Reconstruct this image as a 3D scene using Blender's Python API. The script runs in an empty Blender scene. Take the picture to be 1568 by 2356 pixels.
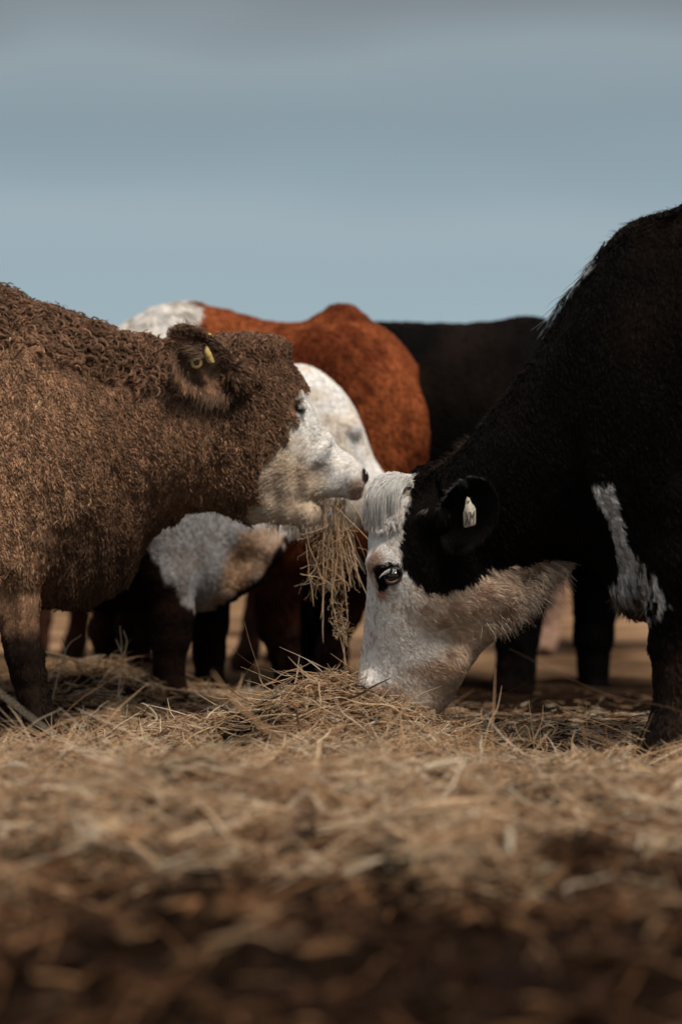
import bpy, math, random
import numpy as np
from mathutils import Vector, kdtree
from mathutils.bvhtree import BVHTree

R = math.radians
rng = np.random.default_rng(7)
random.seed(7)
scene = bpy.context.scene
COL = scene.collection

# ------------------------------------------------------------------ camera
CAM_H = 0.63
FPX, CX, HV = 5563.0, 784.0, 1196.0        # focal length, centre column and horizon row of the survey
cam_d = bpy.data.cameras.new('camera')
cam = bpy.data.objects.new('camera', cam_d); COL.objects.link(cam)
cam.location = (0, 0, CAM_H); cam.rotation_euler = (R(90), 0, 0)
cam_d.sensor_fit = 'VERTICAL'; cam_d.sensor_height = 36.0; cam_d.lens = 85.0
cam_d.shift_y = 18.0/2356.0
cam_d.clip_start = 0.1; cam_d.clip_end = 3000
cam_d.dof.use_dof = True; cam_d.dof.focus_distance = 6.62; cam_d.dof.aperture_fstop = 1.5
scene.camera = cam

# ------------------------------------------------------------------ light
SUN_EL, SUN_AZ = 56.0, 32.0     # azimuth measured from behind the camera, negative = left
w = bpy.data.worlds.new('World'); scene.world = w; w.use_nodes = True
nt = w.node_tree; nt.nodes.clear()
def N(t, k, **kw):
    n = t.nodes.new(k)
    for a, b in kw.items():
        if a.startswith('i_'): n.inputs[a[2:].replace('_', ' ')].default_value = b
        else: setattr(n, a, b)
    return n
out = N(nt, 'ShaderNodeOutputWorld')
bg_sky = N(nt, 'ShaderNodeBackground'); bg_cl = N(nt, 'ShaderNodeBackground')
sky = N(nt, 'ShaderNodeTexSky'); sky.sky_type = 'NISHITA'; sky.sun_disc = False
sky.sun_elevation = R(SUN_EL); sky.sun_rotation = R(180 - SUN_AZ)
nt.links.new(sky.outputs[0], bg_sky.inputs[0]); bg_sky.inputs[1].default_value = 0.06
tc = N(nt, 'ShaderNodeTexCoord')
sep = N(nt, 'ShaderNodeSeparateXYZ'); nt.links.new(tc.outputs['Generated'], sep.inputs[0])
mp = N(nt, 'ShaderNodeMapping'); mp.inputs['Scale'].default_value = (3.0, 3.0, 11.0); mp.inputs['Location'].default_value = (0.3, 0.1, 0.35)
nt.links.new(tc.outputs['Generated'], mp.inputs[0])
nz = N(nt, 'ShaderNodeTexNoise'); nz.inputs['Scale'].default_value = 1.2; nz.inputs['Detail'].default_value = 2.5; nz.inputs['Roughness'].default_value = 0.5
nt.links.new(mp.outputs[0], nz.inputs['Vector'])
ma = N(nt, 'ShaderNodeMath', operation='MULTIPLY_ADD'); ma.inputs[1].default_value = 0.07; nt.links.new(nz.outputs[0], ma.inputs[0])
nt.links.new(sep.outputs[2], ma.inputs[2])
cr = N(nt, 'ShaderNodeValToRGB'); el = cr.color_ramp.elements
def lin(c): return tuple(((x/255.0)/12.92 if x/255.0 <= .04045 else ((x/255.0+.055)/1.055)**2.4) for x in c)
stops = [(0.03, (170,184,190)), (.115, (159,179,188)), (.135, (156,175,184)), (.153, (160,176,184)), (.173, (146,165,175)), (.194, (139,156,165)), (.218, (149,162,168)), (.236, (132,141,145)), (.255, (113,116,118)), (.34, (120,121,122)), (.6, (150,150,152)), (1.0, (185,183,182))]
while len(el) > 1: el.remove(el[-1])
el[0].position = stops[0][0]; el[0].color = (*lin(stops[0][1]), 1)
for p, c in stops[1:]:
    e = el.new(p); e.color = (*lin(c), 1)
nt.links.new(ma.outputs[0], cr.inputs[0]); nt.links.new(cr.outputs[0], bg_cl.inputs[0]); bg_cl.inputs[1].default_value = 0.93
mx = N(nt, 'ShaderNodeMixShader'); mx.inputs[0].default_value = 0.9
nt.links.new(bg_sky.outputs[0], mx.inputs[1]); nt.links.new(bg_cl.outputs[0], mx.inputs[2]); nt.links.new(mx.outputs[0], out.inputs[0])

sl = bpy.data.lights.new('sun', 'SUN'); sun = bpy.data.objects.new('sun', sl); COL.objects.link(sun)
sl.energy = 2.6; sl.angle = R(16); sl.color = (1.0, 0.88, 0.75)
az = R(SUN_AZ)
sdir = Vector((math.sin(az)*math.cos(R(SUN_EL)), -math.cos(az)*math.cos(R(SUN_EL)), math.sin(R(SUN_EL))))
sun.rotation_euler = sdir.to_track_quat('Z', 'Y').to_euler(); sun.location = (-4, -4, 8)
scene.view_settings.view_transform = 'Standard'; scene.view_settings.look = 'None'
scene.view_settings.exposure = 0.12; scene.view_settings.gamma = 1.0
scene.render.engine = 'CYCLES'
try:
    scene.cycles.max_bounces = 5; scene.cycles.diffuse_bounces = 3; scene.cycles.glossy_bounces = 2
    scene.cycles.transmission_bounces = 2; scene.cycles.transparent_max_bounces = 4
    scene.cycles.use_denoising = True
    scene.cycles_curves.shape = 'RIBBONS'; scene.cycles_curves.subdivisions = 2
except Exception: pass

# ------------------------------------------------------------------ numeric helpers
_lat = rng.random((64, 64, 64)).astype(np.float32)
def vnoise(P, s):
    """smooth value noise in 0..1, P (N,3), s = cell size"""
    q = np.asarray(P, dtype=np.float64)/s + 1000.0
    i = np.floor(q).astype(int); f = q - i; f = f*f*(3-2*f); i &= 63; j = (i+1) & 63
    x0, y0, z0 = i[:, 0], i[:, 1], i[:, 2]; x1, y1, z1 = j[:, 0], j[:, 1], j[:, 2]
    fx, fy, fz = f[:, 0], f[:, 1], f[:, 2]
    L = _lat
    a = L[x0, y0, z0]*(1-fx)+L[x1, y0, z0]*fx; b = L[x0, y1, z0]*(1-fx)+L[x1, y1, z0]*fx
    c = L[x0, y0, z1]*(1-fx)+L[x1, y0, z1]*fx; d = L[x0, y1, z1]*(1-fx)+L[x1, y1, z1]*fx
    return (a*(1-fy)+b*fy)*(1-fz)+(c*(1-fy)+d*fy)*fz
def sstep(a, b, x):
    t = np.clip((x-a)/(b-a), 0, 1); return t*t*(3-2*t)
def polysd(pts, poly):
    """signed distance (px), negative inside"""
    x, y = pts[:, 0], pts[:, 1]; poly = np.array(poly, float); n = len(poly)
    d = np.full(len(pts), 1e18); ins = np.zeros(len(pts), bool)
    for i in range(n):
        a = poly[i]; b = poly[(i+1) % n]; e = b-a
        wx, wy = x-a[0], y-a[1]
        t = np.clip((wx*e[0]+wy*e[1])/max(e@e, 1e-9), 0, 1)
        d = np.minimum(d, (wx-t*e[0])**2+(wy-t*e[1])**2)
        c = ((a[1] > y) != (b[1] > y)) & (x < (b[0]-a[0])*(y-a[1])/((b[1]-a[1]) if abs(b[1]-a[1]) > 1e-9 else 1e-9)+a[0])
        ins ^= c
    d = np.sqrt(d); return np.where(ins, -d, d)
def catmull(P, n):
    P = np.array(P, float); m = len(P); t = np.linspace(0, m-1-1e-9, n); i = t.astype(int); f = (t-i)[:, None]
    p1, p2 = P[i], P[i+1]
    p0 = np.where((i > 0)[:, None], P[np.maximum(i-1, 0)], 2*p1-p2)
    p3 = np.where((i+2 < m)[:, None], P[np.minimum(i+2, m-1)], 2*p2-p1)
    return .5*((2*p1)+(-p0+p2)*f+(2*p0-5*p1+4*p2-p3)*f*f+(-p0+3*p1-3*p2+p3)*f**3)
def unit(a): return a/np.maximum(np.linalg.norm(a, axis=-1, keepdims=True), 1e-9)

class Frame:
    """vertical plane through the animal's spine; local x along it, y away from the viewer, z up"""
    def __init__(s, D, yaw=0.0, u0=784):
        # the plane passes through the point seen at column u0 at depth D
        s.yaw = yaw; s.e = np.array([math.cos(yaw), math.sin(yaw)]); s.n = np.array([-math.sin(yaw), math.cos(yaw)])
        s.O = np.array([(u0-CX)/FPX*D, D]); s.h = s.n @ s.O
    def loc(s, u, v, c=0.0):
        r = np.array([(u-CX)/FPX, 1.0]); t = (s.h+c)/(s.n@r)
        p = r*t - s.O
        return np.array([p@s.e, c, CAM_H-(v-HV)/FPX*t])
    def scale(s, u, c=0.0):
        r = np.array([(u-CX)/FPX, 1.0]); return FPX/((s.h+c)/(s.n@r))   # px per metre
    def world(s, P):
        P = np.asarray(P); xy = s.O+P[:, :1]*s.e+P[:, 1:2]*s.n
        return np.column_stack([xy, P[:, 2]])
    def local(s, Wd):
        Wd = np.asarray(Wd); q = Wd[:, :2]-s.O
        return np.column_stack([q@s.e, q@s.n, Wd[:, 2]])
    def uv(s, P):
        """column/row that each point takes when flattened on the spine plane (for coat patterns)"""
        Q = np.array(P, float).copy(); Q[:, 1] = 0; Wd = s.world(Q)
        return np.column_stack([CX+Wd[:, 0]/Wd[:, 1]*FPX, HV-(Wd[:, 2]-CAM_H)/Wd[:, 1]*FPX])

class Solid:
    def __init__(s, lo, hi, h):
        s.lo = np.array(lo, float); s.h = h; s.n = np.ceil((np.array(hi)-s.lo)/h).astype(int)+1
        s.ax = [s.lo[i]+h*np.arange(s.n[i]) for i in range(3)]
        s.F = np.full(s.n, 0.5, np.float32)
    def _sl(s, a, b):
        i = np.clip(np.floor((np.array(a)-s.lo)/s.h).astype(int), 0, s.n); j = np.clip(np.ceil((np.array(b)-s.lo)/s.h).astype(int)+1, 0, s.n)
        return tuple(slice(i[k], j[k]) for k in range(3))
    def _mix(s, sl, d, k, sub=False):
        a = s.F[sl]
        if a.size == 0: return
        if sub:
            d = -d; h = np.clip(.5-.5*(d-a)/k*-1*-1, 0, 1) if False else np.clip(.5+.5*(d-a)/k, 0, 1)
            s.F[sl] = a*(1-h)+d*h+k*h*(1-h)
        else:
            h = np.clip(.5+.5*(a-d)/k, 0, 1); s.F[sl] = a*(1-h)+d*h-k*h*(1-h)
    def grid(s, sl):
        return np.meshgrid(*[s.ax[i][sl[i]] for i in range(3)], indexing='ij', sparse=True)
    def ell(s, c, r, k=.03, ry=0.0, sub=False, rz=0.0):
        c = np.array(c, float); r = np.array(r, float); m = max(r)+k+.02
        sl = s._sl(c-m, c+m); X, Y, Z = s.grid(sl); X = X-c[0]; Y = Y-c[1]; Z = Z-c[2]
        if ry: X, Z = X*math.cos(ry)+Z*math.sin(ry), -X*math.sin(ry)+Z*math.cos(ry)
        if rz: X, Y = X*math.cos(rz)+Y*math.sin(rz), -X*math.sin(rz)+Y*math.cos(rz)
        k0 = np.sqrt((X/r[0])**2+(Y/r[1])**2+(Z/r[2])**2); k1 = np.sqrt((X/r[0]**2)**2+(Y/r[1]**2)**2+(Z/r[2]**2)**2)
        s._mix(sl, (k0*(k0-1)/np.maximum(k1, 1e-6)).astype(np.float32), k, sub)
    def chain(s, pts, k=.03, ys=1.0):
        """round cones through (x,y,z,r); ys squeezes the thickness across"""
        pts = np.array(pts, float)
        for a, b in zip(pts[:-1], pts[1:]):
            m = max(a[3], b[3])/min(1, ys)+k+.02
            lo = np.minimum(a[:3], b[:3])-m; hi = np.maximum(a[:3], b[:3])+m
            sl = s._sl(lo, hi); X, Y, Z = s.grid(sl); e = b[:3]-a[:3]
            X = X-a[0]; Y = (Y-a[1]); Z = Z-a[2]
            t = np.clip((X*e[0]+Y*e[1]+Z*e[2])/(e@e), 0, 1)
            d = np.sqrt((X-t*e[0])**2+((Y-t*e[1])/ys)**2+(Z-t*e[2])**2)-(a[3]+(b[3]-a[3])*t)
            s._mix(sl, d.astype(np.float32), k)
    def loft(s, st, k=.03, nt_=700, ns=420):
        """stations: (xt,zt, xb,zb, W, egg)  top and bottom of each section in the spine plane"""
        st = [tuple(r)+(0.0,)*(6-len(r)) for r in st]; C = catmull(st, nt_); sg = np.linspace(-1.5, 1.5, ns)
        T = C[:, 0:2]; B = C[:, 2:4]; mid = (T+B)/2; hv = (B-T)/2; H = np.linalg.norm(hv, axis=1)
        px = mid[:, None, 0]+hv[:, None, 0]*sg; pz = mid[:, None, 1]+hv[:, None, 1]*sg
        ix = np.round((px-s.lo[0])/s.h).astype(int).ravel(); iz = np.round((pz-s.lo[2])/s.h).astype(int).ravel()
        ti = np.repeat(np.arange(nt_), ns); sv = np.tile(sg, nt_)
        ok = (ix >= 0) & (ix < s.n[0]) & (iz >= 0) & (iz < s.n[2]); ix, iz, ti, sv = ix[ok], iz[ok], ti[ok], sv[ok]
        # cap strength: sections at the very ends count as outside
        o = np.argsort(-np.abs(sv), kind='stable'); ix, iz, ti, sv = ix[o], iz[o], ti[o], sv[o]
        S = np.full((s.n[0], s.n[2]), np.nan); TI = np.zeros((s.n[0], s.n[2]), int)
        S[ix, iz] = sv; TI[ix, iz] = ti
        ok2 = ~np.isnan(S); S = np.where(ok2, S, 9.0)
        Wd = C[TI, 4]; Hh = H[TI]; eg = C[TI, 5]
        Wd = Wd*(1+eg*np.clip(S, -1.2, 1.2)); p = 2.25
        Y = s.ax[1][None, :, None]; a = np.abs(S)[:, None, :]; b = np.abs(Y)/Wd[:, None, :]
        g = (a**p+b**p)**(1/p)+1e-6
        gr = np.sqrt((a**(p-1)/Hh[:, None, :])**2+(b**(p-1)/Wd[:, None, :])**2)/g**(p-1)
        d = (g-1)/np.maximum(gr, 1e-3)
        d = np.where(ok2[:, None, :], d, .3).astype(np.float32)
        s._mix((slice(None),)*3, d, k)
    def blur(s, n=1):
        for _ in range(n):
            for ax in range(3):
                A = s.F; B = A.copy()
                a = [slice(None)]*3; b = [slice(None)]*3; c = [slice(None)]*3
                a[ax] = slice(1, -1); b[ax] = slice(0, -2); c[ax] = slice(2, None)
                B[tuple(a)] = .5*A[tuple(a)]+.25*A[tuple(b)]+.25*A[tuple(c)]; s.F = B
    def wrinkle(s, amps):
        m = np.argwhere(np.abs(s.F) < .045)
        P = m*s.h+s.lo; dlt = np.zeros(len(m))
        for A, sc, cell in amps: dlt += A*(vnoise(P*np.array(sc)+cell*31, cell)-.5)*2
        s.F[m[:, 0], m[:, 1], m[:, 2]] += dlt.astype(np.float32)
    def mesh(s):
        F = s.F; F[0] = F[-1] = .5; F[:, 0] = F[:, -1] = .5; F[:, :, 0] = F[:, :, -1] = .5
        ins = F < 0; nx, ny, nz_ = F.shape
        cnt = np.zeros((nx-1, ny-1, nz_-1), np.int8)
        cs = [(i, j, k) for i in (0, 1) for j in (0, 1) for k in (0, 1)]
        for i, j, k in cs: cnt += ins[i:nx-1+i, j:ny-1+j, k:nz_-1+k]
        act = np.argwhere((cnt > 0) & (cnt < 8)); idx = -np.ones(cnt.shape, int); idx[act[:, 0], act[:, 1], act[:, 2]] = np.arange(len(act))
        acc = np.zeros((len(act), 3)); num = np.zeros(len(act))
        for a in cs:
            for ax in range(3):
                if a[ax] == 1: continue
                b = list(a); b[ax] = 1
                va = F[act[:, 0]+a[0], act[:, 1]+a[1], act[:, 2]+a[2]]; vb = F[act[:, 0]+b[0], act[:, 1]+b[1], act[:, 2]+b[2]]
                m = (va < 0) != (vb < 0); t = np.where(m, va/np.where(m, va-vb, 1), 0)
                q = np.tile(np.array(a, float), (len(act), 1)); q[:, ax] += t
                acc += q*m[:, None]; num += m
        V = (act+acc/num[:, None])*s.h+s.lo
        faces = []
        for ax in range(3):
            o1, o2 = [(1, 2), (2, 0), (0, 1)][ax]
            sh = [slice(1, -1)]*3; sh[ax] = slice(0, -1); A = ins[tuple(sh)]
            sh2 = [slice(1, -1)]*3; sh2[ax] = slice(1, None); B = ins[tuple(sh2)]
            for flip, M in ((0, A & ~B), (1, ~A & B)):
                e = np.argwhere(M); 
                if not len(e): continue
                off = np.ones(3, int); off[ax] = 0; e = e+off
                qs = []
                for da, db in ((0, 0), (-1, 0), (-1, -1), (0, -1)):
                    c = e.copy(); c[:, o1] += da; c[:, o2] += db; qs.append(idx[c[:, 0], c[:, 1], c[:, 2]])
                q = np.column_stack(qs); q = q[(q >= 0).all(1)]
                faces.append(q[:, ::-1] if flip else q)
        return V, np.concatenate(faces)

def smooth_mesh(V, Fq, n=2, lam=.5):
    e = np.concatenate([Fq[:, [0, 1]], Fq[:, [1, 2]], Fq[:, [2, 3]], Fq[:, [3, 0]]])
    e = np.concatenate([e, e[:, ::-1]])
    deg = np.bincount(e[:, 0], minlength=len(V)).astype(float)
    for _ in range(n):
        for l in (lam, -lam*1.03):
            A = np.column_stack([np.bincount(e[:, 0], weights=V[e[:, 1], i], minlength=len(V)) for i in range(3)])/deg[:, None]
            V = V+l*(A-V)
    return V

# ------------------------------------------------------------------ blender helpers
def link(o, parent=None):
    COL.objects.link(o)
    if parent is not None: o.parent = parent
    return o
def mesh_obj(name, V, F, mat, parent=None, col=None, smooth=True):
    me = bpy.data.meshes.new(name)
    V = np.asarray(V, np.float32)
    if isinstance(F, np.ndarray):
        me.vertices.add(len(V)); me.vertices.foreach_set('co', V.ravel())
        k = F.shape[1]; me.loops.add(F.size); me.loops.foreach_set('vertex_index', F.ravel().astype(np.int32))
        me.polygons.add(len(F)); me.polygons.foreach_set('loop_start', np.arange(0, F.size, k, dtype=np.int32))
        me.update(calc_edges=True)
    else:
        me.from_pydata([tuple(map(float, v)) for v in V], [], F)
    me.validate()
    if smooth: me.polygons.foreach_set('use_smooth', [True]*len(me.polygons))
    if col is not None:
        a = me.attributes.new('col', 'FLOAT_COLOR', 'POINT'); c = np.ones((len(V), 4), np.float32); c[:, :3] = col; a.data.foreach_set('color', c.ravel())
    me.materials.append(mat)
    o = bpy.data.objects.new(name, me); return link(o, parent)
def curves_obj(name, P, rad, col, mat, parent=None):
    """P (N,K,3), rad (K,) or (N,K), col (N,3)"""
    P = np.asarray(P, np.float32); n, k = P.shape[:2]
    hc = bpy.data.hair_curves.new(name); hc.add_curves([k]*n)
    hc.position_data.foreach_set('vector', P.ravel()) if hasattr(hc, 'position_data') else hc.points.foreach_set('position', P.ravel())
    r = hc.attributes.get('radius') or hc.attributes.new('radius', 'FLOAT', 'POINT')
    rr = np.broadcast_to(np.asarray(rad, np.float32), (n, k)).astype(np.float32).ravel(); r.data.foreach_set('value', np.ascontiguousarray(rr))
    a = hc.attributes.new('col', 'FLOAT_COLOR', 'CURVE'); c = np.ones((n, 4), np.float32); c[:, :3] = col; a.data.foreach_set('color', c.ravel())
    hc.materials.append(mat)
    o = bpy.data.objects.new(name, hc); return link(o, parent)
def tag(o, label=None, cat=None, group=None, kind=None):
    for k, v in (('label', label), ('category', cat), ('group', group), ('kind', kind)):
        if v: o[k] = v
    return o

def mat_new(name): 
    m = bpy.data.materials.new(name); m.use_nodes = True; t = m.node_tree; return m, t, t.nodes['Principled BSDF']
def coat_mat(name, rough=.75, spec=.15, bump=.0, sheen=0.0, var=.35, scale=60):
    m, t, b = mat_new(name); b.inputs['Roughness'].default_value = rough; b.inputs['Specular IOR Level'].default_value = spec
    at = N(t, 'ShaderNodeAttribute'); at.attribute_name = 'col'
    tcn = N(t, 'ShaderNodeTexCoord'); n1 = N(t, 'ShaderNodeTexNoise'); n1.inputs['Scale'].default_value = scale; n1.inputs['Detail'].default_value = 4
    t.links.new(tcn.outputs['Object'], n1.inputs['Vector'])
    mr = N(t, 'ShaderNodeMapRange'); mr.inputs[1].default_value = .3; mr.inputs[2].default_value = .7; mr.inputs[3].default_value = 1-var; mr.inputs[4].default_value = 1+var
    t.links.new(n1.outputs[0], mr.inputs[0])
    mu = N(t, 'ShaderNodeMix', data_type='RGBA', blend_type='MULTIPLY'); mu.inputs[0].default_value = 1
    t.links.new(at.outputs['Color'], mu.inputs[6]); t.links.new(mr.outputs[0], mu.inputs[7]); t.links.new(mu.outputs[2], b.inputs['Base Color'])
    if bump:
        bp = N(t, 'ShaderNodeBump'); bp.inputs['Strength'].default_value = bump; bp.inputs['Distance'].default_value = .01
        t.links.new(n1.outputs[0], bp.inputs['Height']); t.links.new(bp.outputs[0], b.inputs['Normal'])
    return m
def hair_mat(name, rough=.5, spec=.25, trans=.15):
    m, t, b = mat_new(name); b.inputs['Roughness'].default_value = rough; b.inputs['Specular IOR Level'].default_value = spec
    at = N(t, 'ShaderNodeAttribute'); at.attribute_name = 'col'; t.links.new(at.outputs['Color'], b.inputs['Base Color'])
    if trans:
        tr = N(t, 'ShaderNodeBsdfTranslucent'); t.links.new(at.outputs['Color'], tr.inputs[0])
        ms = N(t, 'ShaderNodeMixShader'); ms.inputs[0].default_value = trans; o = t.nodes['Material Output']
        t.links.new(b.outputs[0], ms.inputs[1]); t.links.new(tr.outputs[0], ms.inputs[2]); t.links.new(ms.outputs[0], o.inputs[0])
    return m
def plain_mat(name, c, rough=.5, spec=.4, coat=0.0):
    m, t, b = mat_new(name); b.inputs['Roughness'].default_value = rough; b.inputs['Specular IOR Level'].default_value = spec
    tcn = N(t, 'ShaderNodeTexCoord'); n1 = N(t, 'ShaderNodeTexNoise'); n1.inputs['Scale'].default_value = 120; n1.inputs['Detail'].default_value = 4
    t.links.new(tcn.outputs['Object'], n1.inputs['Vector'])
    r = N(t, 'ShaderNodeValToRGB'); r.color_ramp.elements[0].position = .3; r.color_ramp.elements[1].position = .7
    r.color_ramp.elements[0].color = (*[x*.75 for x in c], 1); r.color_ramp.elements[1].color = (*[min(1, x*1.15) for x in c], 1)
    t.links.new(n1.outputs[0], r.inputs[0]); t.links.new(r.outputs[0], b.inputs['Base Color'])
    if coat: b.inputs['Coat Weight'].default_value = coat; b.inputs['Coat Roughness'].default_value = .03
    return m

M_skin = coat_mat('coat_underlayer', bump=.6, spec=.03)
M_fur = hair_mat('fur', rough=.55, spec=.07); M_furblack = hair_mat('black_fur', rough=.45, spec=.05, trans=.0)
M_hay = hair_mat('hay_straw', rough=.55, spec=.18, trans=.15)
M_eye = plain_mat('wet_eye', (.006, .004, .003), .10, .5, .35)
M_lid = plain_mat('eyelid_skin', (.012, .010, .010), .4, .5)
M_pink = plain_mat('pink_skin', (.42, .22, .17), .45, .4)
M_tagy = plain_mat('yellow_tag_plastic', (.62, .45, .16), .45, .4)
M_tagw = plain_mat('white_tag_plastic', (.58, .52, .42), .45, .4)
M_ink = plain_mat('tag_ink', (.02, .02, .018), .5, .3)

# ------------------------------------------------------------------ hair growing
def tri_of(F):
    return np.concatenate([F[:, [0, 1, 2]], F[:, [0, 2, 3]]]) if F.shape[1] == 4 else F
def vnormals(V, T):
    n = np.cross(V[T[:, 1]]-V[T[:, 0]], V[T[:, 2]]-V[T[:, 0]]); o = np.zeros_like(V)
    for i in range(3): 
        for k in range(3): o[:, k] += np.bincount(T[:, i], weights=n[:, k], minlength=len(V))
    return unit(o)
def scatter(V, T, VN, n, dens):
    """n roots, dens(P centroid)->relative density"""
    c = V[T].mean(1); a = np.linalg.norm(np.cross(V[T[:, 1]]-V[T[:, 0]], V[T[:, 2]]-V[T[:, 0]]), axis=1)*dens(c, unit(VN[T].mean(1)))
    cs = np.cumsum(a); ti = np.searchsorted(cs, rng.random(n)*cs[-1]); ti = np.minimum(ti, len(T)-1)
    r1 = np.sqrt(rng.random(n)); r2 = rng.random(n); b = np.column_stack([1-r1, r1*(1-r2), r1*r2])
    P = (V[T[ti]]*b[:, :, None]).sum(1); Nn = unit((VN[T[ti]]*b[:, :, None]).sum(1))
    return P, Nn
def nearest(Q, S):
    kd = kdtree.KDTree(len(S))
    for i, p in enumerate(S): kd.insert(p, i)
    kd.balance(); return np.fromiter((kd.find(q)[1] for q in Q), int, len(Q))
def grow(P, Nn, D, L, K=7, lift=.35, clump=None, cl=.75, curlA=0.0, curlF=1.5, rough=.0, droop=.0, aniso=None):
    """P roots, D combing direction, L length (N,), clump = number of locks. Arrays or scalars for lift, cl, curlA, curlF"""
    n = len(P); B = lambda x: np.broadcast_to(np.asarray(x, float), (n,)).copy()
    lift, cl, curlA, curlF, L, droop = B(lift), B(cl), B(curlA), B(curlF), B(L), B(droop)
    D = unit(D-(D*Nn).sum(1, keepdims=True)*Nn)
    D0 = unit(D*(1-lift)[:, None]+Nn*lift[:, None]+rng.normal(0, .12, (n, 3)))
    t = np.linspace(0, 1, K)
    def path(P, D0, D, Nn, L, A, Fq, ph, dr):
        side = unit(np.cross(D0, Nn)+1e-6); up = unit(np.cross(side, D0))
        X = P[:, None, :]+D0[:, None, :]*(L[:, None, None]*t[None, :, None])
        X -= Nn[:, None, :]*(L*.30)[:, None, None]*(t**2)[None, :, None]*.6
        X[:, :, 2] -= (L*dr)[:, None]*(t**2)[None]
        an = ph[:, None]+Fq[:, None]*2*math.pi*t[None]
        am = A[:, None]*np.minimum(1, t*2.2)[None]
        X += side[:, None, :]*(am*(np.cos(an)-np.cos(ph)[:, None]*(1-t)[None]))[:, :, None]+up[:, None, :]*(am*np.sin(an))[:, :, None]
        return X
    own = path(P, D0, D, Nn, L, curlA*.5, curlF, rng.random(n)*6.28, droop)
    cid = np.zeros(n, int)
    if clump:
        ci = rng.choice(n, clump, replace=False)
        sc = np.ones(3) if aniso is None else np.array(aniso)
        cid = nearest(P*sc, P[ci]*sc)
        cp = path(P[ci], D0[ci], D[ci], Nn[ci], L[ci]*rng.uniform(.85, 1.15, clump), curlA[ci], curlF[ci]*rng.uniform(.75, 1.25, clump), rng.random(clump)*6.28, droop[ci])
        wgt = cl[:, None]*(np.minimum(1, t*1.3)**.8)[None]
        own = own*(1-wgt)[:, :, None]+cp[cid]*wgt[:, :, None]
    if rough: own += np.cumsum(rng.normal(0, rough, own.shape), axis=1)*t[None, :, None]
    own[:, 0] = P-Nn*.002
    return own, cid

# ------------------------------------------------------------------ cow assembly
class Cow:
    def __init__(s, fr, lo_u, hi_u, h=.008, ymax=.46, ztop=1.65):
        s.fr = fr; s.x0 = fr.loc(lo_u, 1200)[0]; s.x1 = fr.loc(hi_u, 1200)[0]
        s.s = Solid((s.x0, -ymax, -.02), (s.x1, ymax, ztop), h); s.extra = []
    def px(s, u, v, c=0.0): return s.fr.loc(u, v, c)
    def loft(s, rows, k=.03):
        st = []
        for r in rows:
            a = s.px(r[0], r[1]); b = s.px(r[2], r[3]); st.append((a[0], a[2], b[0], b[2], r[4], r[5] if len(r) > 5 else 0.0))
        s.s.loft(st, k)
    def ell(s, u, v, c, r, k=.03, rot=0.0, sub=False):
        s.s.ell(s.px(u, v, c), r, k, ry=rot, sub=sub)
    def chain(s, rows, k=.03, ys=1.0):
        """rows (u,v,c,halfwidth px)"""
        s.s.chain([(*s.px(u, v, c), hw/s.fr.scale(u, c)) for u, v, c, hw in rows], k, ys)
    def ear(s, outline, centre, c_of, cup, th=.007):
        """outline in px, c_of(u,v) depth of the rim, cup depth of the hollow"""
        O = catmull(list(outline)+[outline[0]], 57)[:-1]; n = len(O); ctr = np.array(centre, float)
        V = []; F = []; rings = 7
        for side in (0, 1):
            for i in range(rings+1):
                r = i/rings; 
                for q in O:
                    u, v = ctr+(q-ctr)*max(r, .02)
                    c = c_of(*q)*r+c_of(*ctr)*(1-r)+cup*(1-r**2.2)+(th if side else 0)*(1-.75*r**4)
                    V.append(s.px(u, v, c))
        m = (rings+1)*n
        for side in (0, 1):
            for i in range(rings):
                for j in range(n):
                    a = side*m+i*n+j; b = side*m+i*n+(j+1) % n; cc = b+n; d = a+n
                    F.append((a, d, cc, b) if side else (a, b, cc, d))
        for j in range(n):
            a = rings*n+j; b = rings*n+(j+1) % n; F.append((a, b, b+m, a+m))
        F = np.array(F)
        s.extra.append((np.array(V), F))
    def build(s, label, cat, pattern, blur=0, sm=2, group=None, xc=None, folds=((.006, (1, 1, 1), .16), (.003, (1.6, 1, .5), .05))):
        if blur: s.s.blur(blur)
        s.s.wrinkle(folds)
        V, F = s.s.mesh(); V = smooth_mesh(V, F, sm)
        s.nbody = len(V)
        for v, f in s.extra: F = np.concatenate([F, f+len(V)]); V = np.concatenate([V, v])
        s.V, s.F = V, F; s.T = tri_of(F); s.VN = vnormals(V, s.T)
        xc = (s.x0+s.x1)/2 if xc is None else xc; s.xc = xc
        wp = s.fr.world(np.array([[xc, 0, 0]]))[0]
        root = bpy.data.objects.new('cow', None); link(root); root.location = wp; root.rotation_euler = (0, 0, s.fr.yaw)
        tag(root, label, cat, group); s.root = root; s.off = np.array([xc, 0, 0]); s.pattern = pattern
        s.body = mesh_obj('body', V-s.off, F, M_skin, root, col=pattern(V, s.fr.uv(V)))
        s.bvh = BVHTree.FromPolygons([tuple(v) for v in s.fr.world(V)], [tuple(map(int, f)) for f in F])
        return root
    def hit(s, u, v):
        d = Vector(((u-CX)/FPX, 1, -(v-HV)/FPX)).normalized(); p, n, i, t = s.bvh.ray_cast(Vector((0, 0, CAM_H)), d)
        if p is None: return s.px(u, v, -.05), np.array([0, -1., 0])
        n = np.array(n); n = n if n[1] < 0 else -n
        return s.fr.local(np.array([p]))[0], np.array([n[:2]@s.fr.e, n[:2]@s.fr.n, n[2]])
    def fur(s, name, P, rad, col, mat, parent=None):
        return curves_obj(name, P-s.off, rad, col, mat, parent or s.root)
    def part(s, name, V, F, mat, parent=None):
        return mesh_obj(name, np.asarray(V)-s.off, F, mat, parent or s.root)

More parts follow.
